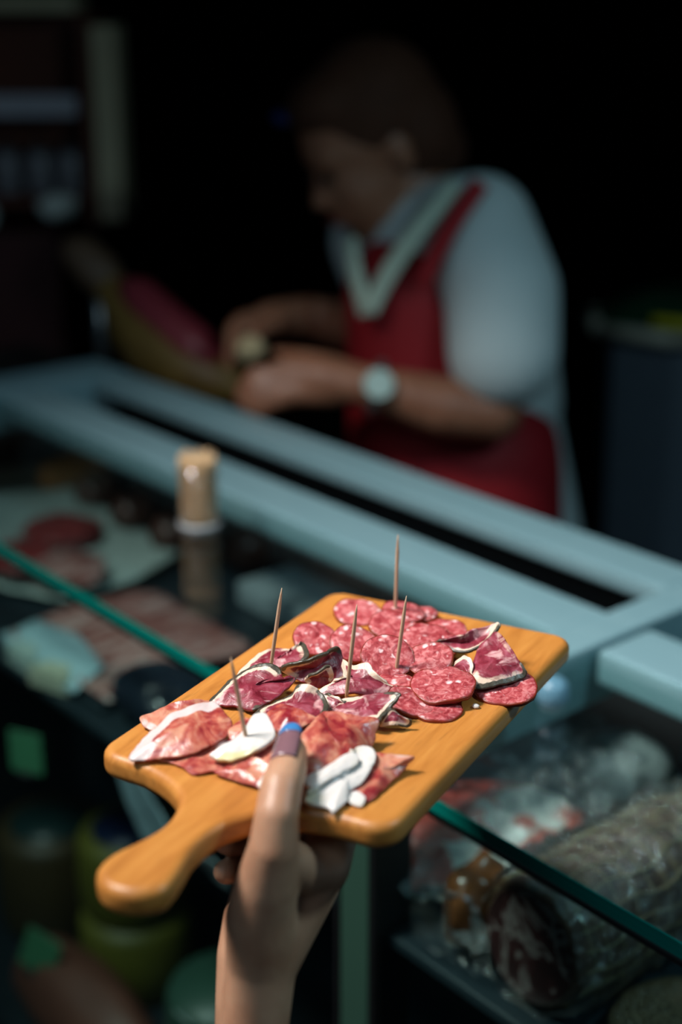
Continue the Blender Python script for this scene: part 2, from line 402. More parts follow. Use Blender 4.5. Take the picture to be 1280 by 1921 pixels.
# ------------------------------------------------------------------ slices on the board (board space, millimetres)
SLICES = {
 'C1': ('coppa', 9, [(-55.4, 56.1, 3, 1, 1), (-47.6, 55.1, 6, 1, 1), (-37.6, 53.2, 9, 1, 1), (-28.6, 47.6, 13, 1, 1), (-25.4, 39.5, 15, 1, 1), (-25.6, 32, 14, 1, 1), (-29.5, 27.9, 11, 0, 0.3), (-24.1, 23.1, 9, 0.6, 0.3), (-39.9, 25.1, 6, 0, 0.2), (-55.6, 28.8, 4, 0.6, 0.5), (-55, 39.8, 3, 0, 0), (-58, 52.2, 2, 0, 0.5)]),
 'C2': ('coppa', 9, [(-59, 27.4, 4, 1, 1), (-50, 22.1, 7, 0.8, 1), (-43.1, 15.8, 10, 1, 1), (-40.4, 14, 14, 1, 1), (-39.7, 7.6, 16, 0.2, 1), (-38.1, 1.1, 13, 0.6, 0.6), (-45.2, -6.9, 9, 0.9, 0.3), (-57.7, -6.4, 7, 0, 0), (-67.8, 3.5, 5, 0, 0), (-66, 16.5, 4, 0, 0.2)]),
 'C3': ('coppa', 8, [(-26.5, 59.1, 3, 0, 1), (-11, 59.9, 6, 0, 1), (0.8, 58.8, 8, 0.2, 1), (7, 51.7, 9, 0, 0.6), (9.2, 42.9, 10, 0, 0.8), (14.1, 39.6, 12, 1, 1), (4, 31.5, 10, 1, 0.6), (-4.5, 37.6, 7, 0, 0), (-12.1, 46.3, 5, 0, 0), (-22.7, 53.2, 4, 0, 0.3)]),
 'C4': ('coppa', 9, [(-15.7, 37.1, 9, 1, 1), (-15.3, 29.2, 13, 1, 1), (-10.8, 21.2, 16, 1, 0.7), (-2.7, 16, 17, 1, 0.5), (8.4, 15.1, 17, 1, 0.6), (7.1, 11.2, 10, 0, 0), (2.4, 7.4, 4, 0, 0), (-9.4, 13.9, 3, 0, 0), (-13.6, 24.4, 3, 0, 0.2), (-12.5, 34.6, 4, 0, 1)]),
 'C5': ('coppa', 11, [(-20.2, 20.1, 9, 0.4, 1), (-20.3, 13.9, 14, 1, 1), (-15, 9.8, 17, 1, 1), (-13.9, 7.9, 14, 0, 1), (-11.6, 9, 8, 0, 1), (-16.4, 12.1, 5, 0, 0.2), (-18.9, 15.8, 4, 0, 0.3), (-19.5, 18.6, 6, 0.4, 0.8)]),
 'C6': ('coppa', 11, [(-23.8, 11.2, 4, 0, 1), (-17.7, 6.4, 8, 0.2, 1), (-14, 0.6, 12, 0, 1), (1.7, 9.7, 13, 0, 1), (-3.8, 0.6, 14, 0, 1), (-3.7, -8, 17, 0, 1), (-7.3, -13.8, 14, 0, 1), (-6.5, -21.2, 9, 0, 0.8), (-5.6, -26.9, 6, 0, 0.5), (-14.8, -16.8, 6, 0, 0.1), (-20.3, -4.2, 6, 0, 0), (-23.9, 4.7, 4, 0, 0.3)]),
 'C7': ('coppa', 9, [(-39.2, -2.5, 4, 0, 0.6), (-32.1, -7.2, 8, 0, 1), (-28.9, -14.1, 10, 0, 0.8), (-25.8, -23.5, 12, 0, 0.1), (-24.8, -33.4, 15, 1, 0.6), (-26.7, -37.8, 15, 1, 1), (-31.1, -35, 11, 1, 1), (-38.8, -34.9, 9, 1, 1), (-44.3, -33.5, 7, 1, 1), (-44.3, -22.5, 5, 0, 0.2), (-43.1, -13, 4, 0, 0)]),
 'C8': ('coppa', 8, [(-39.9, -32.7, 2, 0.3, 1), (-37.7, -34.4, 7, 1, 1), (-35.5, -37.1, 11, 1, 1), (-33.1, -41, 8, 1, 1), (-32.4, -46.2, 6, 1, 1), (-32.8, -45.6, 2, 1, 1), (-38.2, -40.5, 4, 0.5, 1), (-38.9, -36.2, 3, 0.3, 1)]),
 'C9': ('coppa', 14, [(47.4, -22.4, 12, 1, 0.3), (49.4, -31.8, 16, 0.2, 0.4), (52, -39.1, 19, 0, 0.6), (59.8, -44.5, 21, 0, 0.1), (64, -49.6, 23, 0, 0.6), (64.3, -53.8, 25, 0.4, 1), (58.9, -54.1, 22, 1, 1), (53.1, -51.1, 17, 1, 0.8), (48.4, -45.8, 13, 1, 1), (45.8, -38.9, 11, 1, 0.8), (46.8, -30.3, 11, 1, 0.4)]),
 'C10': ('coppa', 15, [(48.1, -48.9, 15, 0.2, 0.5), (52.4, -51.9, 19, 0, 0.2), (58.1, -55.7, 22, 0.2, 0.6), (49.9, -64.5, 20, 0.1, 0.6), (43.8, -72.4, 16, 0.1, 0.5), (41.4, -78.9, 11, 1, 0.3), (39.1, -78.8, 7, 1, 0.6), (29, -72.6, 6, 1, 0.7), (20.2, -62.8, 5, 0.9, 1), (20.2, -56.5, 6, 0.2, 1), (29.4, -52.5, 10, 0, 0.4)]),
 'C11': ('coppa', 12, [(29.7, -40.9, 8, 1, 0.7), (31.6, -43, 12, 0.4, 1), (33.9, -46.8, 15, 0.3, 1), (31.2, -51.6, 14, 0.2, 1), (26.2, -55, 10, 0, 1), (20.5, -57, 6, 1, 0.8), (25.5, -49.5, 6, 1, 0.5), (28.6, -43.9, 6, 1, 0.6)]),
 'C12': ('coppa', 8, [(-33.1, 2, 9, 0.8, 1), (-33.8, -5.1, 10, 0.4, 1), (-34.4, -10.8, 8, 1, 1), (-33, -11.4, 4, 1, 0.4), (-38.2, -6.9, 4, 1, 0.4), (-37.5, -2.2, 5, 0.3, 0.8)]),
 'P1': ('ham', 13, [(-126.7, 55.6, 2, 0, 1), (-116.1, 56.9, 5, 0, 1), (-107.8, 55.2, 9, 0, 1), (-96, 52.6, 13, 0, 1), (-87, 45.9, 15, 0, 1), (-77.5, 39.9, 15, 0, 1), (-81.6, 31.3, 13, 0, 0.3), (-86.6, 23.4, 11, 0, 0), (-95.5, 21, 9, 0, 0), (-108.2, 25.1, 7, 0, 0), (-116, 31.9, 5, 0, 0), (-122.1, 44.3, 3, 0, 0.3)]),
 'P2': ('ham', 6, [(-92.4, 73.6, 4, 0, 0.7), (-85.4, 69.5, 6, 0, 0.3), (-76.9, 65.6, 8, 0, 0.2), (-73.3, 58.4, 9, 0, 0.5), (-66.3, 48.8, 8, 0, 0.2), (-75.6, 47.6, 4, 0, 0), (-88.6, 54.8, 3, 0, 0), (-96.2, 63.4, 2, 0, 0.8)]),
 'P3': ('ham', 4, [(-119.3, 43.3, 2, 0, 0.4), (-119.3, 34.3, 2, 0, 0.5), (-123.1, 22.7, 1.5, 0, 0.6), (-117.1, 15.2, 2, 0, 0.3), (-111.4, 7.2, 3, 0, 0.2), (-99.9, 4, 4, 0, 0.1), (-92.8, 18.5, 7, 0, 0), (-102.3, 24.4, 7, 0, 0), (-110.3, 34.3, 4, 0, 0)]),
 'P4': ('ham', 6, [(-118.6, 13.6, 2, 0, 0.8), (-114, 8.4, 5, 0, 0.5), (-108, 2.8, 8, 0, 0.2), (-109.6, -9, 9, 0, 0.2), (-113.4, -16.8, 6, 0, 0.1), (-120.4, -16.6, 2, 0, 0.3), (-121, -7.2, 2, 0, 0.6), (-120, 3.3, 1.5, 0, 0.6)]),
 'P5': ('ham', 8, [(-108.9, 4.3, 7, 0, 0.2), (-98.7, 1.7, 9, 0, 0.1), (-89.1, -1.3, 11, 0, 0.2), (-90.6, -10.8, 9, 0, 0.2), (-108.9, -19.8, 6, 0, 0.1), (-113.7, -13.5, 5, 0, 0.5), (-109.7, -3.3, 6, 0, 0.5)]),
 'P6': ('ham', 12, [(-91.4, 22.9, 9, 0, 0.2), (-84.6, 21.6, 12, 0, 0.1), (-81.7, 16.8, 13, 0, 0), (-84.1, 13, 11, 0, 0.1), (-92.1, 12.4, 9, 0, 0.2), (-96.6, 17.4, 7, 0, 0)]),
 'P7': ('ham', 13, [(-69.7, 15.5, 9, 0, 0), (-63.6, 14.3, 11, 0, 0), (-61, 10.3, 14, 0, 0.1), (-63.8, -0.8, 14, 0, 0.05), (-66, -12, 13, 0, 0.1), (-69.9, -8.9, 10, 0, 0.05), (-75, -5.3, 8, 0, 0), (-79.9, -1.6, 7, 0, 0.1), (-78.2, 5.2, 8, 0, 0)]),
 'P8': ('ham', 14, [(-100.6, -16.5, 4, 0, 0.2), (-87.6, -12.3, 8, 0, 0.1), (-78.4, -11.2, 12, 0, 0.1), (-70.5, -12.7, 14, 0, 0.1), (-64.3, -14, 15, 0, 0.3), (-74.8, -24.2, 13, 0, 0.3), (-77.4, -34.1, 11, 0, 0.6), (-80.9, -38.1, 8, 0, 0.5), (-95.2, -34.4, 6, 0, 0.2), (-107.9, -28.9, 3, 0, 0.1)]),
 'P9': ('ham', 13, [(-64.2, -12.2, 14, 0, 0.3), (-59.2, -16, 15, 0, 0.1), (-56.7, -27.2, 14, 0, 0.1), (-52.1, -37.5, 13, 0, 0.25), (-57.2, -39.2, 8, 0, 0), (-64.5, -40.7, 4, 0, 0), (-76.3, -38, 7, 0, 0.3), (-81.6, -30.6, 12, 0, 0.1)]),
 'P10': ('ham', 6, [(-77.5, -44.8, 7, 0, 0.6), (-73.1, -52.3, 8, 0, 0.7), (-70.6, -64.8, 8, 0, 0.7), (-72.5, -63.9, 4, 0, 0.2), (-86.9, -61.7, 2, 0, 0.1), (-106.6, -60.3, 1.5, 0, 0.1), (-109.8, -50.3, 2, 0, 0.6), (-97.8, -46.8, 5, 0, 0.1)]),
 'P11': ('ham', 5, [(-102.3, -17.4, 5, 0, 0.2), (-98.5, -27.9, 7, 0, 0.1), (-107.5, -35.5, 4, 0, 0), (-118.3, -38.6, 2, 0, 0.2), (-123.4, -29.3, 2, 0, 0.2)]),
 'L1': ('lard', 13, [(-114.2, 18.7, 8, 0, 0), (-109, 16.6, 10, 0, 0), (-103.5, 13, 12, 0, 0), (-94.4, 12.1, 14, 0, 0), (-83.8, 13.7, 16, 0, 0), (-80.9, 7.8, 17, 0, 0), (-92, -3.3, 15, 0, 0), (-99.2, -3.5, 13, 0, 0), (-105.1, -2.1, 12, 0, 0.4), (-110.9, 3.1, 9, 0, 1), (-115.2, 8.5, 8, 0, 1), (-114.8, 15.1, 7, 0, 0.6)]),
 'L2': ('lard', 12, [(-113.5, -30.6, 8, 0, 0), (-103.1, -36.4, 11, 0, 0), (-91.6, -40.8, 13, 0, 0), (-88.5, -44.1, 13, 0, 0.2), (-94.1, -47.5, 11, 0, 0.3), (-106.9, -43.3, 10, 0, 0.1), (-118.3, -38.1, 8, 0, 0)]),
 'L3': ('lard', 8, [(-80.3, -40, 11, 0, 0.4), (-76.2, -45.4, 11, 0, 0.1), (-81.8, -51, 10, 0, 0), (-91.6, -53.1, 8, 0, 0), (-100.7, -53.6, 6, 0, 0), (-107.1, -50.7, 4, 0, 0.1), (-113.7, -52.8, 3, 0, 0.1), (-123.7, -51.1, 2, 0, 0.1), (-122.2, -47.1, 2.5, 0, 0.2), (-123.2, -36.2, 3, 0, 0.6), (-116.7, -39.6, 6, 0, 0.4), (-105.1, -43.7, 9, 0, 0.1), (-92.9, -45.5, 11, 0, 0.3)]),
 'L4': ('lard', 3, [(-109.7, -50.2, 3, 0, 0.3), (-105.8, -53, 4, 0, 0.2), (-107.2, -58.8, 3, 0, 0.3), (-112.8, -58.7, 1.5, 0, 0.3), (-112.9, -53.5, 2, 0, 0.3)]),
 'L5': ('lard', 5, [(-121.2, -10.7, 3, 0, 0), (-117.1, -11.1, 6, 0, 0), (-111.7, -14.4, 7, 0, 0), (-116.4, -17.1, 4, 0, 0), (-120.9, -15.5, 2.5, 0, 0)]),
}
SALAMI = [
 ('S2', 87.5, 43.3, 4, 13.9, 12, 2),
 ('S6', 86.8, 13.6, 10, 12.4, 6, 8),
 ('S7', 98.8, 9.1, 6, 11.9, -4, 2),
 ('S8', 93.4, 9.2, 2.5, 12.5, 0, 4),
 ('S1', 31.4, 41.7, 8, 12.8, 22, 8),
 ('S5', 69.8, 12.3, 8, 13.7, 14, 6),
 ('S9', 82.6, -13.7, 4, 14.3, 8, -6),
 ('S3', 33.5, 18.8, 9, 13.2, 26, 8),
 ('S10', 57.9, -15.9, 8, 15.7, 14, 3),
 ('S4', 18.3, -8.9, 13, 14.2, 32, 6),
 ('S11', 28.0, -29.1, 12, 12.2, 20, -10),
 ('S12', 9.7, -45.0, 8, 17.1, 7, -5),
 ('S13', 1.1, -21.6, 6, 12.8, 4, 2),
 ('S14', -9.8, -36.1, 5, 12.5, 9, 10),
 ('S15', -6.4, -48.3, 2.5, 13.5, 3, 2),
 ('S16', 30.6, -71.8, 4, 16.2, 7, -5),
]
PICKS = [
 ('K1', (-98.3, 8.3, 10.0), (-102.8, 13.7, 53.8)),
 ('K2', (-12.0, 45.1, 8.0), (-10.7, 39.1, 52.3)),
 ('K3', (-20.9, -4.8, 7.0), (-20.4, -9.6, 55.7)),
 ('K4', (15.6, -15.9, 10.0), (16.2, -20.1, 49.9)),
 ('K5', (87.6, 19.1, 9.0), (86.3, 17.9, 56.5)),
]


def edge_slice(key, name, label, group, cat, mat, thick):
    kind, cz, P = SLICES[key]
    sd = sum(map(ord, key))
    B = catmull(P, 6)
    n = len(B)
    cx = sum(p[0] for p in P) / len(P); cy = sum(p[1] for p in P) / len(P)
    ts = [0.0, 0.14, 0.28, 0.42, 0.55, 0.66, 0.75, 0.82, 0.88, 0.92, 0.96, 1.0]
    verts, fat, rind = [], [], []
    jag = {'coppa': 0.9, 'ham': 0.7, 'lard': 0.35}[kind]
    amp = {'coppa': 1.0, 'ham': 1.5, 'lard': 0.6}[kind]
    for t_ in ts[1:]:
        for i, q in enumerate(B):
            w = t_ ** 1.6
            x = cx + (q[0] - cx) * t_; y = cy + (q[1] - cy) * t_; z = cz + (q[2] - cz) * w
            k = t_ ** 6 * jag
            x += k * nz((q[0], q[1], 0), 0.35, sd); y += k * nz((q[0], q[1], 9), 0.35, sd)
            z += amp * nz((x, y, 0), 0.11, sd) * (0.25 + 0.75 * min(1, z / 8)) + 0.35 * nz((x, y, 3), 0.35, sd)
            verts.append((x - cx, y - cy, max(z, 0.9)))
            fat.append(max(0.0, min(1.0, q[4])) * (0.62 if kind == 'ham' and key != 'P1' else 1.0) * max(0.0, min(1.0, (t_ - (0.46 if key == 'P1' else 0.56)) / 0.22)))
            rind.append(max(0.0, min(1.0, q[3])) * max(0.0, min(1.0, (t_ - 0.80) / 0.10)))
    verts.append((0, 0, cz)); fat.append(0); rind.append(0)
    faces = []
    R = len(ts) - 1
    for r in range(R - 1):
        for i in range(n):
            j = (i + 1) % n
            faces.append((r * n + i, r * n + j, (r + 1) * n + j, (r + 1) * n + i))
    c_i = len(verts) - 1
    for i in range(n): faces.append((c_i, (i + 1) % n, i))
    # orientation: make the outline run counter-clockwise so that the slice faces up
    if sum(B[i][0] * B[(i + 1) % n][1] - B[(i + 1) % n][0] * B[i][1] for i in range(n)) < 0:
        faces = [f_[::-1] for f_ in faces]
    me = bpy.data.meshes.new(name)
    me.from_pydata([(a / 1000, b_ / 1000, c_ / 1000) for a, b_, c_ in verts], [], [f_[::-1] for f_ in faces]); me.update()
    bm = bmesh.new(); bm.from_mesh(me); bmesh.ops.recalc_face_normals(bm, faces=bm.faces)
    if sum(f_.normal.z * f_.calc_area() for f_ in bm.faces) < 0: bmesh.ops.reverse_faces(bm, faces=bm.faces)
    bm.to_mesh(me); bm.free()
    for nm, vals in (('fat', fat), ('rind', rind)):
        at = me.attributes.new(nm, 'FLOAT', 'POINT'); at.data.foreach_set('value', vals)
    o = link(name, me, mat)
    s = o.modifiers.new('thickness', 'SOLIDIFY'); s.thickness = thick; s.offset = -1
    o.matrix_world = BOARD @ Matrix.Translation((cx / 1000, cy / 1000, 0))
    return tag(o, label, cat, group)

GC, GP, GL = 'slices of peppered coppa on the board', 'slices of air dried ham on the board', 'white fat pieces on the board'
LAB = {
 'C1': 'broad peppered coppa slice with cream fat rim beside the leftmost toothpick',
 'C2': 'peppered coppa slice with thick cream fat edge in the middle of the board',
 'C3': 'pink coppa slice with white fat that the second toothpick from the left stands in',
 'C4': 'coppa slice standing on edge with a dark peppered rim in front of the salami',
 'C5': 'small curled coppa end with yellow fat between the two large coppa slices',
 'C6': 'pointed coppa slice with a white fat border and the third toothpick in it',
 'C7': 'dark red coppa slice with a raised peppered rim at its right',
 'C8': 'crumpled grey-beige peppered rind end standing on bare wood',
 'C9': 'rolled dark red coppa strip on top of the salami at the right end',
 'C10': 'draped purple-red coppa slice at the far right of the board',
 'C11': 'small folded cream fat coppa end beside the draped slice at right',
 'C12': 'small yellow-fat coppa scrap tucked below the pointed coppa slice',
 'P1': 'large folded ham slice with a long white fat strip at the left corner',
 'P2': 'thin dark pink ham slice peeking out behind the large left fold',
 'P3': 'thin orange ham slice lying flat along the near edge by the handle',
 'P4': 'pale pink ham slice at the near edge left of the thumb',
 'P5': 'pink ham slice below the white fat piece, left of the thumb',
 'P6': 'small orange ham fold behind the leftmost toothpick foot',
 'P7': 'glossy mauve ham slice just behind the thumb tip',
 'P8': 'orange-pink ham fold right of the thumb',
 'P9': 'deep red ham fold in front of the crumpled rind',
 'P10': 'ham slice farthest right at the near edge, half under white fat',
 'P11': 'small red ham piece under the thumb joint',
 'L1': 'oval white fat slice with the leftmost toothpick in it',
 'L2': 'straight narrow strip of white fat right of the thumb',
 'L3': 'large ragged white fat piece hanging over the near edge',
 'L4': 'small pinkish fat scrap beside the ragged fat piece',
 'L5': 'tiny white fat corner showing left of the thumb',
}
for key in SLICES:
    kd = SLICES[key][0]
    if kd == 'coppa': edge_slice(key, 'coppa_slice', LAB[key], GC, 'coppa slice', M['coppa'], 0.0015)
    elif kd == 'ham': edge_slice(key, 'ham_slice', LAB[key], GP, 'ham slice', M['ham'], 0.0010)
    else: edge_slice(key, 'fat_slice', LAB[key], GL, 'fat slice', M['lard'], 0.0024)

SL = {
 'S1': 'leftmost salami slice, tilted, near the left edge of the board',
 'S2': 'salami slice at the far left back of the salami pile',
 'S3': 'salami slice behind the third toothpick from the left',
 'S4': 'large front salami slice with the rightmost front toothpick stuck in it',
 'S5': 'salami slice with a white fleck just in front of the back toothpick',
 'S6': 'salami slice that the farthest back toothpick stands in',
 'S7': 'rearmost salami slice at the right of the back toothpick',
 'S8': 'salami slice lowest in the small stack below the back toothpick',
 'S9': 'salami slice at the far right rear, left of the rolled coppa',
 'S10': 'broad salami slice in the centre of the pile behind the rolled coppa tip',
 'S11': 'tilted salami slice just below the tip of the rolled coppa',
 'S12': 'large flat salami slice in front, left of the folded cream coppa end',
 'S13': 'salami slice mostly hidden behind the point of the coppa slice',
 'S14': 'salami slice next to the raised peppered rim',
 'S15': 'nearest salami slice, flat on bare wood at the front of the pile',
 'S16': 'rightmost salami slice, half under the draped coppa',
}
for i, (key, x, y, h, r, tx, ty) in enumerate(SALAMI):
    rs = random.Random(i * 13 + 5)
    bm = bmesh.new(); n = 36; rings = []
    sq = [1 + 0.05 * nz((math.cos(a) * 1.3, math.sin(a) * 1.3, i), 1.0, i) * 2 for a in [2 * math.pi * k / n for k in range(n)]]
    def wav(px, py): return 0.0006 * nz((px, py, i), 0.16, i) * 2
    th = 0.0025
    for lev, prof in ((1, (0.35, 0.7, 0.97, 1.0)), (0, (1.0, 0.97, 0.5))):
        for f_ in prof:
            zz = (0 if lev else -th) + (-0.0003 if f_ == 1.0 and lev else 0) + (0.0003 if f_ == 1.0 and not lev else 0)
            ring = []
            for k in range(n):
                a = 2 * math.pi * k / n; px = r * sq[k] * f_ * math.cos(a); py = r * sq[k] * f_ * math.sin(a)
                ring.append(bm.verts.new((px / 1000, py / 1000, zz + wav(px, py))))
            rings.append(ring)
    for a_, b_ in zip(rings, rings[1:]):
        for k in range(n): bm.faces.new((a_[k], a_[(k + 1) % n], b_[(k + 1) % n], b_[k]))
    ct = bm.verts.new((0, 0, wav(0, 0))); cb = bm.verts.new((0, 0, -th + wav(0, 0)))
    for k in range(n):
        bm.faces.new((ct, rings[0][k], rings[0][(k + 1) % n])); bm.faces.new((cb, rings[-1][(k + 1) % n], rings[-1][k]))
    o = from_bm('salami_slice', bm, M['salami'], None, True)
    tag(o, SL[key], 'salami slice', 'salami slices on the board')
    rot = Matrix.Rotation(math.radians(tx), 4, SIDE) @ Matrix.Rotation(math.radians(ty), 4, AWAY)
    o.matrix_world = BOARD @ Matrix.Translation((x / 1000, y / 1000, h / 1000)) @ rot
    bm = bmesh.new()
    ring = []
    for k in range(n):
        a = 2 * math.pi * k / n; px = r * sq[k] * math.cos(a); py = r * sq[k] * math.sin(a)
        rr = []
        for (dr, dz) in ((-0.02, -th * .08), (0.25, -th * .0), (0.60, -th * .45), (0.25, -th * 1.0), (-0.02, -th * .95)):
            s_ = 1 + dr / r
            rr.append(bm.verts.new((px * s_ / 1000, py * s_ / 1000, dz + wav(px, py))))
        ring.append(rr)
    for k in range(n):
        A_, B_ = ring[k], ring[(k + 1) % n]
        for m_ in range(4): bm.faces.new((A_[m_], A_[m_ + 1], B_[m_ + 1], B_[m_]))
    from_bm('casing', bm, M['casing'], o, True)

# toothpicks
PL = {
 'K1': 'leftmost toothpick, leaning, stuck in the white fat slice',
 'K2': 'second toothpick from the left, behind the broad coppa slice',
 'K3': 'third toothpick from the left, in the pointed coppa slice',
 'K4': 'rightmost front toothpick, stuck in the large salami slice',
 'K5': 'farthest and highest toothpick, in the rear salami slices',
}
for key, base, tip in PICKS:
    b0 = Vector(base) / 1000; t0 = Vector(tip) / 1000; d = (t0 - b0).normalized(); L = (t0 - b0).length
    low = b0 - d * min(0.014, (b0.z - 0.001) / max(d.z, .2)); LL = (t0 - low).length
    bm = bmesh.new()
    bm_tube(bm, [(0, 0, 0), (0, 0, 0.006), (0, 0, LL * .5), (0, 0, LL - 0.011), (0, 0, LL - 0.004), (0, 0, LL)], [0.0004, 0.00098, 0.00105, 0.00098, 0.00060, 0.00018], 12)
    o = from_bm('toothpick', bm, M['pick'], None, True)
    o.matrix_world = BOARD @ Matrix.Translation(low) @ d.to_track_quat('Z', 'Y').to_matrix().to_4x4()
    tag(o, PL[key], 'toothpick', 'toothpicks in the cold cuts')
bm = bmesh.new(); bmesh.ops.create_icosphere(bm, subdivisions=2, radius=0.0019)
for v_ in bm.verts: v_.co *= 1 + 0.35 * nz(v_.co, 700, 3); v_.co.z *= 0.6
o = from_bm('fat_crumb', bm, M['lard'], None, True); o.matrix_world = BOARD @ Matrix.Translation((0.0069, -0.0648, 0.0011))
tag(o, 'tiny white fat crumb on bare wood near the right edge', 'crumb')

# ------------------------------------------------------------------ the hand that holds the board
def skin_mat(name, a, b_, rough=0.45):
    t = NT(name); v = t.coord()
    n1 = t.noise(v, 45, 4); n2 = t.noise(v, 700, 3, 0.6); n3 = t.voro(v, 900)
    c = t.mix(t.ramp(n1, [(0.35, 0.0), (0.65, 1.0)]), a, b_)
    return t.principled(c, rough, normal=t.bump(t.math('ADD', n2, n3), 0.22, 0.0004), sss=0.15, sss_s=0.003)
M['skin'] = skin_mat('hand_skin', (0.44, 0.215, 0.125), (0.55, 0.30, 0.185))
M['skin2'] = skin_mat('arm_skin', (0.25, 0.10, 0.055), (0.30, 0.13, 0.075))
M['nail'] = plain('dusky_nail', (0.22, 0.11, 0.13), 0.22, var=0.1, scale=100)
M['polish'] = plain('blue_polish', (0.05, 0.20, 0.46), 0.2, var=0.1, scale=100)

def bl(x, y, z): return BOARD @ Vector((x / 1000, y / 1000, z / 1000))
def chain(ps, rs): return [('cone', ps[i], ps[i + 1], rs[i], rs[i + 1]) for i in range(len(ps) - 1)]
hp = []
thumb = [bl(-104, -19.5, 18), bl(-110, -22, 17.2), bl(-120, -26, 15.5), bl(-133, -30, 12.5), bl(-143, -33.5, 5), bl(-146.5, -34, -9), bl(-145, -30, -27), bl(-143, -25, -48)]
hp += chain(thumb, [0.0052, 0.0076, 0.0089, 0.0094, 0.0096, 0.0112, 0.0138, 0.0158])
hp += chain([bl(-112, -40, -35), bl(-70, -30, -25.5), bl(-62, -8, -23.5), bl(-72, 8, -22.5)], [0.0125, 0.0092, 0.0079, 0.0068])
hp += chain([bl(-105, -33, -50), bl(-66, -18, -40), bl(-80, 6, -34), bl(-100, 13, -26)], [0.0112, 0.0090, 0.0080, 0.0070])
hp += chain([bl(-102, -26, -64), bl(-66, -6, -57), bl(-86, 13, -49), bl(-107, 15, -40)], [0.0110, 0.0086, 0.0078, 0.0068])
hp += chain([bl(-102, -18, -78), bl(-74, 2, -73), bl(-92, 14, -64), bl(-110, 14, -55)], [0.0105, 0.0076, 0.0069, 0.0060])
W1, W2 = bl(-141, -24, -74), bl(-121, -11, -92)
for mc, r in ((bl(-112, -40, -35), .0108), (bl(-105, -33, -50), .0112), (bl(-102, -26, -64), .0110), (bl(-102, -18, -78), .0105)):
    hp += [('cone', mc, W1, r, .0165), ('cone', mc, W2, r, .0150)]
hp += chain([bl(-146, -33, -12), bl(-126, -38, -30), bl(-112, -40, -35)], [0.0100, 0.0105, 0.0125])      # web between thumb and index
hp += chain([bl(-145, -30, -27), bl(-124, -14, -62), W2], [0.013, 0.016, 0.0150])
hp += chain([bl(-110, 2, -76), bl(-117, 0, -92), bl(-124, -4, -112), bl(-132, -8, -150)], [0.0115, 0.0128, 0.0135, 0.014])
hp += [('cone', W1, W2, .0165, .0150), ('cone', bl(-143, -25, -48), W1, .0158, .0162), ('cone', bl(-144, -28, -34), W1, .0142, .0162), ('cone', bl(-143, -25, -48), W2, .0150, .0150)]
hp += chain([W1, bl(-148, -24, -104), bl(-158, -24, -165), bl(-190, -34, -300)], [.0162, .0158, .0185, .026])
hp += chain([W2, bl(-128, -11, -122), bl(-136, -9, -190), bl(-170, -16, -310)], [.0150, .0150, .0178, .026])
hp += [('cone', bl(-148, -24, -104), bl(-128, -11, -122), .0158, .0150), ('cone', bl(-158, -24, -165), bl(-136, -9, -190), .0185, .0178)]
hand = blob('person', hp, 0.0014, M['skin'], smooth_it=7)
tag(hand, 'bare forearm and hand gripping the wooden board, thumb with blue-tipped nail on top', 'person')
# thumb nail: follows the top of the last joint, nail plate and painted free edge
fa = (thumb[0] - thumb[2]).normalized(); upn = BOARD.to_3x3() @ Vector((-0.55, -0.02, 0.83)); upn = (upn - fa * upn.dot(fa)).normalized(); sdn = fa.cross(upn)
def nail(name, u0, u1, mat, lift, wid0, wid1):
    bm = bmesh.new(); rows = []
    for i in range(9):
        u = i / 8; base = thumb[2] + fa * (u0 + (u1 - u0) * u); rr = 0.0088 - 0.0016 * max(0.0, (u0 + (u1 - u0) * u) / 0.020)
        w = wid0 + (wid1 - wid0) * u
        if u1 > 0.019: w *= math.sqrt(max(0.05, 1 - (u * 0.92) ** 3))
        row = []
        for k in range(9):
            a = (k / 8 - 0.5) * 2 * w
            row.append(bm.verts.new(base + (upn * math.cos(a) + sdn * math.sin(a)) * (rr + lift)))
        rows.append(row)
    for a_, b_ in zip(rows, rows[1:]):
        for k in range(8): bm.faces.new((a_[k], a_[k + 1], b_[k + 1], b_[k]))
    o = from_bm(name, bm, mat, hand, True, world_space=True)
    s = o.modifiers.new('thickness', 'SOLIDIFY'); s.thickness = 0.0006; s.offset = 0
    return o
tag(nail('thumbnail', -0.0030, 0.0180, M['nail'], 0.0002, 0.70, 0.80), 'dusky mauve thumbnail')
tag(nail('nail_tip', 0.0180, 0.0240, M['polish'], 0.0004, 0.80, 0.72), 'blue polished nail tip')

# ------------------------------------------------------------------ toothpick jar on the glass
jar = empty('toothpick_jar', (0.7582, 1.1218, 1.1501)); tag(jar, 'clear plastic jar packed with toothpicks on the glass counter', 'jar')
def jl(name, prof, mat): return lathe(name, prof, (0.7582, 1.1218, 1.1502), mat, jar, 36)
jl('body', [(0.0, 0.0), (0.0195, 0.0), (0.0205, 0.001), (0.0205, 0.064), (0.0195, 0.064), (0.0192, 0.003), (0.0, 0.003)], M['jar'])
M['jarbase'] = plain('frosted_jar_base', (0.45, 0.47, 0.48), 0.3)
jl('base_ring', [(0.0196, 0.0004), (0.0212, 0.0006), (0.0212, 0.0045), (0.0198, 0.005)], M['jarbase'])
bm = bmesh.new(); rr = random.Random(3); placed = []
while len(placed) < 120:
    a = rr.uniform(0, 2 * math.pi); q = math.sqrt(rr.random()) * 0.0176
    x, y = q * math.cos(a), q * math.sin(a)
    if any((x - u) ** 2 + (y - w) ** 2 < 0.0019 ** 2 for u, w in placed):
        if rr.random() > 0.02: continue
    placed.append((x, y))
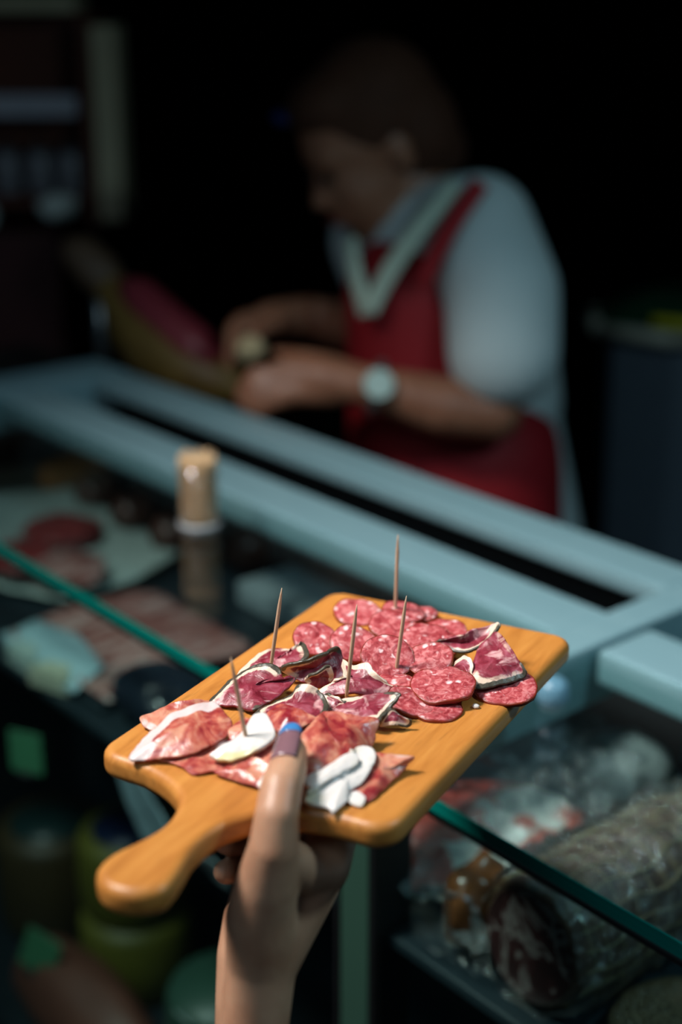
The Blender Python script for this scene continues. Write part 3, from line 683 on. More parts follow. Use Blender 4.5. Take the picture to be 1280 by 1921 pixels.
for x, y in placed:
    lx, ly = rr.uniform(-.0006, .0006), rr.uniform(-.0006, .0006); hh = 0.0700 + rr.uniform(-0.003, 0.003); k = 1.06
    c0 = Vector((0.7582, 1.1218, 1.1534))
    bm_tube(bm, [c0 + Vector((x, y, 0)), c0 + Vector((x, y, .006)), c0 + Vector((x * k + lx, y * k + ly, hh - .006)), c0 + Vector((x * k + lx, y * k + ly, hh))], [.0005, .00105, .00105, .0005], 6)
M['pick2'] = plain('pale_pick', (0.66, 0.44, 0.24), 0.6, var=0.25, scale=400)
o = centre_origin(from_bm('toothpick_bundle', bm, M['pick2'], None, True)); tag(o, 'tight bundle of pale toothpicks filling the clear jar', 'toothpicks', kind='stuff')

# ------------------------------------------------------------------ goods in the case
def ridge(p, f, sd):
    return max(0.0, 1 - 3.2 * abs(nz(p, f, sd))) ** 2

def sheet_obj(name, P, cz, mat, thick, crumple, freq=30, per=5, jag=0.0, parent=None, sharp=False, rings=9, ridged=0.0):
    """a sheet spanned over an outline of world points, crumpled, with real thickness"""
    sd = sum(map(ord, name)) + len(P) + int(P[0][1] * 1000)
    B = [[a + (b_ - a) * k / per for a, b_ in zip(P[i], P[(i + 1) % len(P)])] for i in range(len(P)) for k in range(per)] if sharp else catmull([list(p) for p in P], per)
    n = len(B)
    c = Vector([sum(p[i] for p in P) / len(P) for i in range(3)]); c.z += cz
    ts = [k / rings for k in range(rings + 1)]
    verts, faces = [], []
    for t_ in ts[1:]:
        for q in B:
            p = c.lerp(Vector(q), t_); p.z = c.z + (q[2] - c.z) * t_ ** 1.5
            p.z += crumple * (nz(p, freq, sd) + .5 * nz(p, freq * 2.3, sd))
            p.z += ridged * (ridge(p, freq * .55, sd) + .6 * ridge(p, freq * 1.3, sd + 2)) if ridged else 0.0
            p.x += jag * t_ ** 4 * nz(q, 60, sd); p.y += jag * t_ ** 4 * nz(q, 60, sd + 3)
            verts.append(p)
    verts.append(c.copy()); R = len(ts) - 1
    for r in range(R - 1):
        for i in range(n):
            j = (i + 1) % n; faces.append((r * n + i, r * n + j, (r + 1) * n + j, (r + 1) * n + i))
    for i in range(n): faces.append((len(verts) - 1, (i + 1) % n, i))
    me = bpy.data.meshes.new(name); me.from_pydata([tuple(v_) for v_ in verts], [], faces); me.update()
    bm = bmesh.new(); bm.from_mesh(me); bmesh.ops.recalc_face_normals(bm, faces=bm.faces)
    if sum(f_.normal.z * f_.calc_area() for f_ in bm.faces) < 0: bmesh.ops.reverse_faces(bm, faces=bm.faces)
    bm.to_mesh(me); bm.free()
    o = link(name, me, mat, parent)
    if parent: rel(o, parent)
    s = o.modifiers.new('thickness', 'SOLIDIFY'); s.thickness = thick; s.offset = -1
    return o

M['paper'] = plain('waxed_paper', (0.36, 0.43, 0.40), 0.5, var=0.08, scale=20)
M['bluepaper'] = plain('pale_blue_paper', (0.30, 0.42, 0.46), 0.5, var=0.08, scale=20)
M['cream'] = plain('pale_cheese', (0.42, 0.42, 0.32), 0.5, var=0.2, scale=14)
M['greentag'] = plain('green_price_card', (0.07, 0.24, 0.12), 0.5)
M['darkmeat'] = plain('dark_cured_meat', (0.075, 0.030, 0.022), 0.4, var=0.5, scale=40, bump=0.4)
M['orange'] = plain('orange_cheese', (0.30, 0.10, 0.02), 0.5, var=0.25, scale=30)
M['redmeat'] = plain('red_meat', (0.20, 0.03, 0.03), 0.35, var=0.5, scale=50)
M['traygrey'] = plain('pale_tray', (0.24, 0.30, 0.32), 0.4)
M['blackfilm'] = plain('black_film', (0.010, 0.014, 0.022), 0.18, var=0.3, scale=30, bump=0.5)
M['olive'] = plain('olive_rind', (0.115, 0.105, 0.014), 0.5, var=0.3, scale=25)
M['navy'] = plain('navy_label', (0.008, 0.018, 0.06), 0.4)
M['brownrind'] = plain('brown_rind', (0.13, 0.045, 0.030), 0.5, var=0.3, scale=20, bump=0.3)
M['darkrind'] = plain('dark_rind', (0.055, 0.035, 0.012), 0.5, var=0.4, scale=25)
M['teal'] = plain('dark_teal_label', (0.012, 0.035, 0.035), 0.4)
t = NT('packed_rashers'); v = t.coord((6, 60, 60), offset_random=True); n1 = t.noise(v, 1.6, 4, .6, 1.0)
M['rasher'] = t.principled(t.ramp(n1, [(0.35, (0.15, 0.040, 0.036)), (0.5, (0.27, 0.11, 0.095)), (0.65, (0.42, 0.29, 0.27))]), 0.35)
t = NT('marbled_ham'); v = t.coord(offset_random=True); n1 = t.noise(v, 17, 2, .5, .7)
M['marbled'] = t.principled(t.ramp(n1, [(0.44, (0.42, 0.060, 0.042)), (0.52, (0.52, 0.12, 0.085)), (0.55, (0.68, 0.62, 0.55)), (0.7, (0.72, 0.68, 0.62))]), 0.3)

# left bay, upper deck
DZ = 0.9985
o = sheet_obj('paper_sheet', [(0.71, 1.68, DZ + .012), (0.80, 1.70, DZ + .02), (0.90, 1.63, DZ + .03), (0.91, 1.48, DZ + .018), (0.885, 1.355, DZ + .02), (0.80, 1.325, DZ + .012), (0.715, 1.33, DZ + .012), (0.66, 1.46, DZ + .012)], -0.002, M['paper'], .0006, 0.008, 14, sharp=True)
centre_origin(o); tag(o, 'large crumpled sheet of waxed paper under meat at the left end of the case', 'paper')
for i, (x, y, l) in enumerate([(0.72, 1.44, 'dark red meat piece on waxed paper, nearest the left frame edge'), (0.742, 1.375, 'pale pink streaked meat piece on waxed paper near the glass edge'), (0.80, 1.49, 'rear dark red meat piece on waxed paper')]):
    bm = bmesh.new(); bmesh.ops.create_icosphere(bm, subdivisions=4, radius=1)
    for v_ in bm.verts:
        k = 1 + .25 * nz(v_.co, 1.6, i); v_.co = Vector((v_.co.x * .045 * k, v_.co.y * .05 * k, v_.co.z * .016 * k))
    o = from_bm('meat_piece', bm, M['rasher'] if i == 1 else M['redmeat']); o.location = (x, y, DZ + .028); tag(o, l, 'meat', 'meat on the waxed paper')
# tray with overlapping rashers
tr = box('meat_tray', 0.612, 0.80, 1.085, 1.285, DZ, DZ + .008, M['deck'], None, .003); centre_origin(tr); tag(tr, 'shallow dark tray under the row of pink rashers', 'tray')
words = ['nearest', 'second', 'third', 'fourth', 'fifth', 'sixth', 'seventh', 'farthest']
for i in range(8):
    y = 1.10 + i * 0.023
    o = sheet_obj('rasher', [(0.620, y - .016, DZ + .014 + i * .0008), (0.66, y - .022, DZ + .020), (0.72, y - .018, DZ + .022), (0.785, y - .020, DZ + .018), (0.792, y + .010, DZ + .022), (0.72, y + .018, DZ + .028), (0.66, y + .016, DZ + .026), (0.618, y + .014, DZ + .020)], 0.004, M['rasher'], .0016, .003, 40)
    centre_origin(o); tag(o, f'{words[i]} pink streaked rasher from the wooden board in the meat tray', 'rasher', 'rashers in the tray')
o = sheet_obj('paper_sheet', [(0.600, 1.25, DZ + .006), (0.598, 1.18, DZ + .010), (0.606, 1.125, DZ + .012), (0.64, 1.125, DZ + .03), (0.655, 1.20, DZ + .034), (0.64, 1.26, DZ + .03), (0.612, 1.29, DZ + .016)], .006, M['bluepaper'], .0006, .004, 30, sharp=True)
centre_origin(o); tag(o, 'pale blue paper folded over the front edge of the upper deck', 'paper')
# wedges of pale cheese lying just below, at the front of the deck
for i, (y, l) in enumerate([(1.225, 'pale cheese wedge at the left front edge of the case'), (1.165, 'pale yellow-white cheese wedge next to the dark wrapped pack')]):
    bm = bmesh.new()
    a = [bm.verts.new(p) for p in ((0, -.028, 0), (.05, 0, 0), (0, .028, 0), (0, -.028, .024), (.05, 0, .024), (0, .028, .024))]
    for f_ in ((0, 2, 1), (3, 4, 5), (0, 1, 4, 3), (1, 2, 5, 4), (2, 0, 3, 5)): bm.faces.new([a[k] for k in f_])
    bmesh.ops.bevel(bm, geom=bm.edges[:], offset=.003, segments=2, affect='EDGES')
    o = from_bm('cheese_wedge', bm, M['cream'] if i else M['paper'], None, False); o.location = (0.598, y, DZ - .001); o.rotation_euler.z = .3 * i; tag(o, l, 'cheese', 'pale cheese wedges at the front')
def lump(name, loc, r, mat, label, cat, rot=(0, 0, 0), k=.18, s=1.6, group=None, seed=1, sub=4, parent=None):
    bm = bmesh.new(); bmesh.ops.create_icosphere(bm, subdivisions=sub, radius=1)
    for v_ in bm.verts:
        q = 1 + k * nz(v_.co, s, seed) + k * .4 * nz(v_.co, s * 2.5, seed)
        v_.co = Vector((v_.co.x * r[0] * q, v_.co.y * r[1] * q, v_.co.z * r[2] * q))
    o = from_bm(name, bm, mat, parent); o.location = loc; o.rotation_euler = rot
    if label: tag(o, label, cat, group)
    return o
lump('wrapped_pack', (0.652, 1.035, DZ + .028), (.045, .055, .028), M['blackfilm'], 'black film wrapped pack between the rashers and the wooden board', 'pack', seed=4)
lump('wrapped_pack', (0.66, 0.93, DZ + .026), (.045, .045, .026), M['blackfilm'], 'dark film wrapped pack hidden mostly behind the wooden board', 'pack', seed=9)
# back of the left bay
for i, (x, y, ln, l) in enumerate([(0.935, 1.60, .10, 'dark cured sausage at the far left of the case'), (0.93, 1.50, .10, 'dark cured sausage in the middle of the row behind the paper'), (0.925, 1.40, .09, 'dark cured sausage behind and left of the toothpick jar'), (0.965, 1.30, .08, 'dark cured sausage behind the toothpick jar under the rail')]):
    ps = [(x - .02 + ln * (k / 8 - .5) * .6, y + ln * (k / 8 - .5) * .7, DZ + .028 + .004 * math.sin(k)) for k in range(9)]
    o = tube('cured_sausage', ps, [.006, .020, .026, .028, .028, .028, .026, .020, .006], M['darkmeat'], None, 16); centre_origin(o); tag(o, l, 'sausage', 'cured sausages at the back')
bm = bmesh.new(); bm_box(bm, -.05, .05, -.035, .035, 0, .035, .006)
for v_ in bm.verts: v_.co.x += .01 * nz(v_.co, 30)
o = from_bm('cheese_block', bm, M['orange'], None, False); o.location = (0.955, 1.715, DZ); o.rotation_euler.z = .5; tag(o, 'orange cheese block in the far left corner of the case', 'cheese')
lump('meat_pack', (0.915, 0.93, DZ + .02), (.035, .11, .02), M['redmeat'], 'long red meat pack behind the wooden board below the inner rail', 'meat', seed=5)
o = box('pale_tray', 0.87, 0.95, 1.06, 1.22, DZ, DZ + .03, M['traygrey'], None, .006); centre_origin(o); tag(o, 'pale grey tray behind the wooden board', 'tray')

# lower shelf, left bay: stacks of cheese wheels, seen through the front pane
LZ = 0.4805
def wheel(x, y, z, r, h, mat, top, label, seed):
    w = empty('round_cheese', (x, y, z)); tag(w, label, 'cheese wheel', 'cheese wheels on the lower shelf')
    lathe('rind', [(0, 0), (r * .9, 0), (r, h * .12), (r * 1.02, h * .5), (r, h * .88), (r * .92, h), (0, h)], (x, y, z), mat, w, 40, .01)
    if top: lathe('label_disc', [(0, h + .0003), (r * .72, h + .0003), (r * .72, h + .0018), (0, h + .0018)], (x, y, z), top, w, 32)
    return w
wheel(0.770, 1.312, LZ, .070, .108, M['olive'], None, 'lower olive-rind cheese wheel of the stack below the handle', 1)
wheel(0.772, 1.315, LZ + .109, .067, .108, M['olive'], M['navy'], 'top olive-rind cheese wheel with a dark navy disc', 3)
wheel(0.752, 1.490, LZ, .072, .150, M['darkrind'], M['teal'], 'dark-rind cheese wheel with a dark teal disc at the left edge', 5)
wheel(0.70, 1.02, LZ, .062, .11, M['olive'], None, 'lower olive cheese wheel left of the forearm', 6)
wheel(0.70, 1.02, LZ + .111, .062, .09, M['post'], None, 'upper grey-green cheese wheel left of the forearm', 7)
lump('whole_ham', (0.644, 1.220, 0.548), (.050, .155, .060), M['brownrind'], 'rounded brown cured ham at the bottom left corner', 'ham', k=.10, s=1.2, seed=2)
def card(loc, w, h, rz, ry, mat, label, name='price_card'):
    o = empty(name, loc); tag(o, label, 'price card', 'green price cards' if mat is M['greentag'] else None)
    bm = bmesh.new(); bm_box(bm, -.0006, .0006, -w / 2, w / 2, 0.004, h, .0004, 1); c_ = from_bm('card', bm, mat, o, False)
    bm = bmesh.new(); bm_box(bm, -.006, .006, -w / 4, w / 4, 0, .005, .001, 1); from_bm('holder', bm, M['gasket'], o, False)
    o.rotation_euler = (ry, 0, rz); return o
card((0.604, 1.238, 0.868), .040, .052, .5, .0, M['greentag'], 'upper green price card under the deck at the left edge')
card((0.612, 1.283, 0.582), .046, .062, .5, .35, M['greentag'], 'lower tilted green price card above the brown ham')
o = sheet_obj('plastic_bag', [(0.612, 1.055, .985), (0.606, 1.02, .975), (0.606, .965, .935), (0.61, .955, .885), (0.614, .985, .872), (0.612, 1.03, .90), (0.612, 1.06, .94)], 0, plain('milky_film', (0.22, 0.30, 0.34), .2, var=.3, scale=30, bump=.5), .001, .006, 40)
centre_origin(o); tag(o, 'milky plastic bag hanging beneath the deck behind the handle neck', 'plastic bag')
o = sheet_obj('paper_sheet', [(0.625, 1.00, .700), (0.615, .985, .716), (0.612, .955, .722), (0.62, .945, .70), (0.63, .97, .685)], 0, M['paper'], .0008, .003, 30, sharp=True); centre_origin(o)
tag(o, 'white paper scrap at the bottom beside the forearm', 'paper')
o = sheet_obj('paper_sheet', [(0.640, .985, .892), (0.632, .965, .902), (0.632, .925, .905), (0.64, .915, .878), (0.648, .95, .865)], 0, M['traygrey'], .0008, .003, 30, sharp=True); centre_origin(o)
tag(o, 'grey-white paper under the handle left of the wrist', 'paper')

# ------------------------------------------------------------------ right bay: packed ham, netted capocollo
def slab(name, pts, z0, z1, mat, label, seed, group=None):
    o = sheet_obj(name, [(x, y, z0 + dz) for x, y, dz in pts], z1 - z0, mat, .016, .004, 40, jag=.004); centre_origin(o); return tag(o, label, 'ham', group)
slab('ham_chunk', [(0.655, .700, .0), (0.70, .645, .0), (0.735, .600, .004), (0.77, .605, .01), (0.785, .645, .014), (0.76, .70, .016), (0.71, .735, .01), (0.67, .735, .004)], DZ + .030, DZ + .042, M['marbled'], 'large marbled slice in the clear vacuum pack right of the board', 1, 'packed marbled ham')
slab('ham_chunk', [(0.625, .665, .0), (0.66, .625, .0), (0.70, .60, .002), (0.715, .63, .008), (0.69, .675, .010), (0.65, .70, .006)], DZ + .022, DZ + .034, M['marbled'], 'nearer marbled slice of the vacuum pack, just below the green glass edge', 2, 'packed marbled ham')
o = sheet_obj('vacuum_film', [(0.60, .67, DZ + .03), (0.66, .60, DZ + .03), (0.73, .565, DZ + .03), (0.81, .565, DZ + .04), (0.87, .62, DZ + .05), (0.86, .70, DZ + .07), (0.80, .775, DZ + .05), (0.70, .775, DZ + .05), (0.63, .735, DZ + .045)], .035, M['film'], .0004, .006, 45, per=22, rings=60, ridged=.008)
centre_origin(o); tag(o, 'glossy clear film of the marbled ham pack', 'plastic film')
lump('wrapped_pack', (0.86, .655, DZ + .035), (.045, .05, .034), plain('white_fat_pack', (0.17, 0.20, 0.20), .3, var=.2, scale=20), 'whitish wrapped pack behind the marbled ham', 'pack', seed=12)
lump('wrapped_pack', (0.88, .53, DZ + .024), (.03, .04, .024), plain('yellow_green_pack', (0.20, 0.20, 0.03), .4, var=.3, scale=20), 'small yellow-green pack at the right edge behind the netted meat', 'pack', seed=14)

# capocollo: body along axis AX from the cut face
CF = Vector((0.612, 0.530, 1.052)); AX = Vector((1.0, -0.03, 0.04)).normalized(); UPc = Vector((0, 0, 1)); UPc = (UPc - AX * UPc.dot(AX)).normalized(); SDc = AX.cross(UPc); UPc, SDc = UPc * .90 - SDc * -.43, SDc * .90 + UPc * -.43
capo = empty('netted_capocollo', (0.70, 0.47, DZ)); tag(capo, 'cut capocollo in string net and clear film at the lower right', 'cured meat')
def capo_pt(s, a, off=0.0):
    prof = [(0.0, .92), (0.02, 1.0), (0.3, 1.06), (0.6, 1.02), (0.85, .8), (1.0, .45)]
    for (s0, r0), (s1, r1) in zip(prof, prof[1:]):
        if s <= s1: rad = r0 + (r1 - r0) * (s - s0) / (s1 - s0); break
    rx, rz = 0.044 * rad + off, 0.052 * rad + off
    wob = 1 + .05 * nz((math.cos(a), math.sin(a), s * 3), 1.1, 6)
    return CF + AX * (s * 0.235) + SDc * (rx * wob * math.cos(a)) + UPc * (rz * wob * math.sin(a))
def capo_surface(name, mat, off, s_list, n=48, caps=True, crumple=0.0):
    bm = bmesh.new(); rings = []
    for s in s_list:
        ring = []
        for k in range(n):
            a = 2 * math.pi * k / n
            p = capo_pt(max(0.0, min(1.0, s)), a, off) + AX * ((s - max(0, min(1, s))) * .235)
            if crumple:
                d = (p - CF - AX * (s * .235)).normalized(); q_ = Vector((p.x * 1.25, p.y * .7, p.z * .7)); p = p + d * crumple * (.5 * abs(nz(p, 40, 3)) + .55 * ridge(q_, 38, 4) + .45 * ridge(q_, 85, 6))
                p.z = max(p.z, DZ + .0015)
            ring.append(bm.verts.new(p))
        rings.append(ring)
    for a_, b_ in zip(rings, rings[1:]):
        for k in range(n): bm.faces.new((a_[k], a_[(k + 1) % n], b_[(k + 1) % n], b_[k]))
    if caps: bm.faces.new(rings[0][::-1]); bm.faces.new(rings[-1])
    return from_bm(name, bm, mat, capo, True, world_space=True)
t = NT('capocollo_rind'); v = t.coord(); n1 = t.noise(v, 60, 5, .6, .5)
M['caporind'] = t.principled(t.ramp(n1, [(0.3, (0.045, 0.018, 0.012)), (0.55, (0.12, 0.060, 0.038)), (0.75, (0.21, 0.135, 0.085))]), 0.45, normal=t.bump(n1, .6, .003))
t = NT('capocollo_cut'); v = t.coord((1, 1, 1)); n0 = t.noise(v, 30, 2, .5, 1.0)
n1 = t.noise(v, 26, 3, .55, 1.6)
c = t.ramp(n1, [(0.40, (0.028, 0.010, 0.010)), (0.47, (0.050, 0.016, 0.016)), (0.495, (0.17, 0.13, 0.125)), (0.53, (0.15, 0.115, 0.11)), (0.56, (0.045, 0.014, 0.014)), (0.7, (0.030, 0.010, 0.010))])
M['capocut'] = t.principled(c, 0.3)
capo_surface('rind', M['caporind'], 0, [0, .01, .03, .08, .15, .22, .3, .38, .46, .54, .62, .7, .78, .85, .92, 1.0])
bm = bmesh.new(); rings = []
for f_ in (0.25, 0.5, 0.75, 0.96):
    rings.append([bm.verts.new(CF.lerp(capo_pt(0, 2 * math.pi * k / 48), f_) - AX * (.0016 + .002 * (1 - f_))) for k in range(48)])
cv = bm.verts.new(CF - AX * .004)
for k in range(48): bm.faces.new((cv, rings[0][k], rings[0][(k + 1) % 48]))
for a_, b_ in zip(rings, rings[1:]):
    for k in range(48): bm.faces.new((a_[k], a_[(k + 1) % 48], b_[(k + 1) % 48], b_[k]))
tag(from_bm('cut_face', bm, M['capocut'], capo, True, world_space=True), 'dark marbled cut face with pale fat veins')
M['string'] = plain('string_net', (0.30, 0.24, 0.13), 0.7, var=.2, scale=200)
bm = bmesh.new()
for j in range(15):                      # hoops of the net
    s = .05 + j * .064
    bm_tube(bm, [capo_pt(min(1, s + .008 * math.sin(4 * a + j)), a, .0008 - .0012 * abs(math.sin(6 * a))) for a in [2 * math.pi * k / 48 for k in range(49)]], .0006, 5, False)
for k in range(18):                      # lengthwise strands
    a0 = 2 * math.pi * k / 18
    bm_tube(bm, [capo_pt(s / 40, a0 + .07 * math.sin(s * .55 + k), .0008) for s in range(1, 41)], .0006, 5, False)
tag(from_bm('string_net', bm, M['string'], capo, True, world_space=True), 'pale string netting', kind='stuff')
tag(capo_surface('clear_film', M['wrap'], .003, [-.02 + 1.02 * k / 90 for k in range(91)], 160, False, .010), 'crinkled clear film')
o = lump('sausage_end', (0.634, 0.598, DZ + .038), (.030, .022, .040), plain('orange_brown_sausage', (0.10, 0.034, 0.012), .25, var=.5, scale=60, bump=.5), 'glossy orange-brown sausage end left of the netted capocollo', 'sausage', seed=22)
o = sheet_obj('plastic_film', [(0.600, .625, DZ + .050), (0.604, .600, DZ + .064), (0.612, .575, DZ + .05), (0.604, .560, DZ + .012), (0.600, .600, DZ + .006), (0.599, .632, DZ + .012)], 0, M['film'], .0004, .004, 60, per=16, rings=30, ridged=.005)
centre_origin(o); tag(o, 'wrinkled clear film in front of the sausage end', 'plastic film')
t = NT('pepper_crust'); v = t.coord(); n1 = t.noise(v, 500, 3, .7); n2 = t.voro(v, 420)
M['crust'] = t.principled(t.ramp(n1, [(0.35, (0.04, 0.025, 0.015)), (0.55, (0.20, 0.12, 0.06)), (0.7, (0.45, 0.32, 0.20))]), 0.3, normal=t.bump(n2, .9, .003))
lump('crusted_meat', (0.665, .435, DZ + .012), (.055, .055, .014), M['crust'], 'flat peppercorn-crusted meat at the bottom right corner', 'cured meat', k=.08, seed=31)
# plastic knob on the frame beside the board
kn = empty('clamp_knob', (0.736, 0.628, 1.1505)); tag(kn, 'pale blue plastic knob just right of the board', 'knob')
M['knob'] = plain('pale_blue_plastic', (0.10, 0.22, 0.30), 0.35)
lathe('cap', [(0, .024), (.008, .023), (.012, .018), (.0125, .008), (.010, .003), (0, .003)], (0.736, .628, 1.1502), M['knob'], kn, 24)
lathe('stem', [(0, 0), (.009, 0), (.009, .004), (0, .004)], (0.736, .628, 1.1502), M['rail'], kn, 20)

# ------------------------------------------------------------------ the vendor behind the case
VR, VF = Vector((0.76492, -0.64412, 0)), Vector((0.64412, 0.76492, 0))
def V(r, f, z): return VR * r + VF * f + Vector((0, 0, z))
def D(r, f, z): return V(r, f, z).normalized()
FH = D(-.80, -.28, -.50); SH = FH.cross(Vector((0, 0, 1))).normalized(); UH = SH.cross(FH).normalized()
HA = (tuple(FH), tuple(SH), tuple(UH))
HC = V(0.042, 2.005, 1.462)
def hd(a, s, u): return HC + FH * a + SH * s + UH * u
bp = [('ell', hd(-.005, 0, .03), (.094, .074, .088), HA), ('ell', hd(.030, 0, -.035), (.066, .060, .085), HA),
      ('ell', hd(.052, 0, -.092), (.032, .034, .026), HA), ('cone', hd(.080, 0, .012), hd(.104, 0, -.028), .008, .012), ('ell', hd(.086, 0, -.062), (.014, .024, .010), HA),
      ('ell', hd(.074, 0, .028), (.018, .052, .012), HA)]
for sg in (-1, 1):
    bp += [('ell', hd(.060, sg * .036, -.030), (.022, .022, .020), HA), ('ell', hd(-.012, sg * .076, -.012), (.016, .008, .030), HA)]
bp += [('cone', hd(-.03, 0, -.06), V(.125, 2.02, 1.335), .052, .062)]
nsh, fsh = V(.185, 1.925, 1.355), V(.055, 2.105, 1.315)
bp += [('cone', nsh, fsh, .062, .062), ('cone', V(.135, 2.0, 1.30), V(.160, 1.995, 1.10), .105, .115), ('cone', V(.160, 1.995, 1.10), V(.195, 1.975, .92), .115, .130)]
nel, nwr = V(.200, 1.805, 1.138), V(.044, 1.789, 1.176)
bp += chain([nsh, nel, V(.13, 1.792, 1.150), nwr], [.050, .040, .040, .028])
npalm = V(-.030, 1.796, 1.188)
bp += chain([nwr, npalm], [.028, .026]) + [('cone', V(-.01, 1.794, 1.170), V(-.070, 1.787, 1.168), .022, .016), ('cone', V(-.01, 1.798, 1.190), V(-.075, 1.798, 1.196), .022, .015)]
for k, tip, mid in ((V(-.078, 1.800, 1.198), V(-.132, 1.808, 1.172), V(-.112, 1.803, 1.194)), (V(-.080, 1.794, 1.186), V(-.134, 1.798, 1.158), V(-.114, 1.794, 1.180)), (V(-.078, 1.788, 1.172), V(-.124, 1.788, 1.146), V(-.108, 1.786, 1.166)), (V(-.070, 1.784, 1.160), V(-.106, 1.782, 1.140), V(-.094, 1.782, 1.154))):
    bp += chain([npalm, k, mid, tip], [.016, .0105, .0095, .0080])
bp += chain([V(.0, 1.802, 1.196), V(-.045, 1.815, 1.210), V(-.085, 1.835, 1.212)], [.018, .012, .009])
fel, fwr = V(.105, 2.075, 1.165), V(-.054, 2.014, 1.222)
bp += chain([fsh, fel, V(.03, 2.045, 1.195), fwr], [.050, .042, .040, .029])
fpalm = V(-.100, 1.977, 1.226)
bp += chain([fwr, fpalm], [.028, .025])
for dz, df in ((.012, .0), (.002, -.012), (-.008, -.022), (-.016, -.030)):
    bp += chain([fpalm, V(-.136, 1.950 + df * .4, 1.222 + dz), V(-.152, 1.930 + df, 1.210 + dz), V(-.150, 1.912 + df, 1.198 + dz)], [.017, .0105, .0095, .008])
bp += chain([V(-.08, 1.965, 1.228), V(-.108, 1.925, 1.222), V(-.118, 1.905, 1.214)], [.016, .012, .009])
for sg in (0.0, 1.0):
    hx = V(.20 + .10 * sg - .05, 1.94 + .08 * sg, .90); kn_ = V(.18 + .11 * sg - .05, 1.94 + .08 * sg, .50); an = V(.20 + .11 * sg - .05, 1.96 + .08 * sg, .07)
    bp += chain([hx, kn_, an], [.095, .060, .042]) + [('cone', an - Vector((0, 0, .03)), an + D(-.9, -.4, 0) * .15 - Vector((0, 0, .035)), .036, .030)]
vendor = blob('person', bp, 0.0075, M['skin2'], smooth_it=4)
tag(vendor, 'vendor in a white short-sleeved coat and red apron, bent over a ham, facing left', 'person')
for me_o in (vendor,): pass
M['coat'] = plain('white_coat', (0.54, 0.64, 0.65), 0.8, var=0.06, scale=12, bump=.2)
M['apron'] = plain('red_apron', (0.30, 0.004, 0.010), 0.7, var=0.12, scale=12)
M['hair'] = plain('dark_brown_hair', (0.060, 0.024, 0.014), 0.75, var=0.4, scale=60, spec=0.15, bump=.4)
M['collar'] = plain('pale_green_collar', (0.46, 0.56, 0.46), 0.8)
cp = [('cone', nsh + Vector((0, 0, .006)), fsh, .074, .072), ('cone', V(.150, 2.005, 1.30), V(.180, 2.005, 1.10), .122, .130), ('cone', V(.180, 2.005, 1.10), V(.222, 1.985, .80), .132, .158), ('cone', V(.20, 2.0, 1.28), V(.21, 1.99, 1.10), .095, .110)]
cp += chain([nsh, V(.212, 1.86, 1.285), V(.212, 1.815, 1.215)], [.076, .077, .074])
cp += chain([fsh, V(.085, 2.09, 1.235)], [.072, .070])
tag(blob('coat', cp, .0085, M['coat'], vendor, 4), 'white short-sleeved coat')
off = D(-.80, -.60, 0)
ap = [('cone', V(.118, 1.975, 1.255) + off * .012, V(.150, 1.985, 1.10) + off * .02, .105, .124), ('cone', V(.150, 1.985, 1.10) + off * .02, V(.180, 1.97, .70) + off * .025, .126, .145), ('cone', V(.196, 1.945, 1.03), V(.212, 1.945, .72), .120, .135)]
tag(blob('apron', ap, .0085, M['apron'], vendor, 4), 'red bib apron')
def ribbon(name, pts, w, mat, nrm):
    bm = bmesh.new(); L, R_ = [], []
    pts = catmull([list(p) for p in pts], 6, False); pts = [Vector(p) for p in pts]
    for i, p in enumerate(pts):
        tt = (pts[min(i + 1, len(pts) - 1)] - pts[max(0, i - 1)]).normalized(); sd = tt.cross(nrm).normalized()
        L.append(bm.verts.new(p + sd * w / 2)); R_.append(bm.verts.new(p - sd * w / 2))
    for i in range(len(pts) - 1): bm.faces.new((L[i], L[i + 1], R_[i + 1], R_[i]))
    o = from_bm(name, bm, mat, vendor, True, world_space=True)
    s = o.modifiers.new('thickness', 'SOLIDIFY'); s.thickness = .004; s.offset = 0
    return o
tocam = D(-.35, -.9, .2)
tag(ribbon('collar', [V(.150, 1.870, 1.425), V(.105, 1.862, 1.375), V(.066, 1.858, 1.318), V(.036, 1.853, 1.262)], .024, M['collar'], tocam), 'pale collar edge')
tag(ribbon('collar', [V(.012, 1.93, 1.345), V(.020, 1.885, 1.305), V(.034, 1.853, 1.258)], .020, M['collar'], tocam), 'pale collar edge')
tag(ribbon('apron_strap', [V(.178, 1.846, 1.430), V(.138, 1.836, 1.372), V(.105, 1.838, 1.300)], .026, M['apron'], tocam), 'red apron strap')
hp2 = [('ell', hd(-.022, 0, .045), (.098, .084, .090), HA), ('ell', hd(-.055, 0, -.005), (.070, .082, .085), HA), ('ell', hd(.03, 0, .085), (.055, .066, .040), HA), ('ell', hd(-.075, 0, -.05), (.045, .060, .05), HA)]
tag(blob('hair', hp2, .006, M['hair'], vendor, 3), 'short dark brown hair')
M['eye'] = plain('dark_eye', (0.02, 0.012, 0.01), .2); M['lip'] = plain('lips', (0.22, 0.05, 0.04), .4); M['blue'] = plain('blue_clip', (0.02, 0.05, 0.22), .3)
for sg in (-1, 1):
    e = lump('eye', hd(.086, sg * .031, .002), (.010, .012, .007), M['eye'], None, None, k=0, sub=2, parent=vendor); rel(e, vendor)
e = lump('mouth', hd(.098, 0, -.062), (.006, .020, .004), M['lip'], None, None, k=0, sub=2, parent=vendor); rel(e, vendor)
e = lump('hair_clip', hd(.078, .03, .088), (.014, .030, .010), M['blue'], 'blue hair clip', None, k=0, sub=3, parent=vendor); rel(e, vendor); del e['label']; tag(e, 'blue hair clip')
if 'category' in e: del e['category']
M['watch'] = plain('pale_watch_face', (0.42, 0.56, 0.52), .25); M['steel'] = plain('watch_steel', (0.30, 0.32, 0.32), .3, .8)
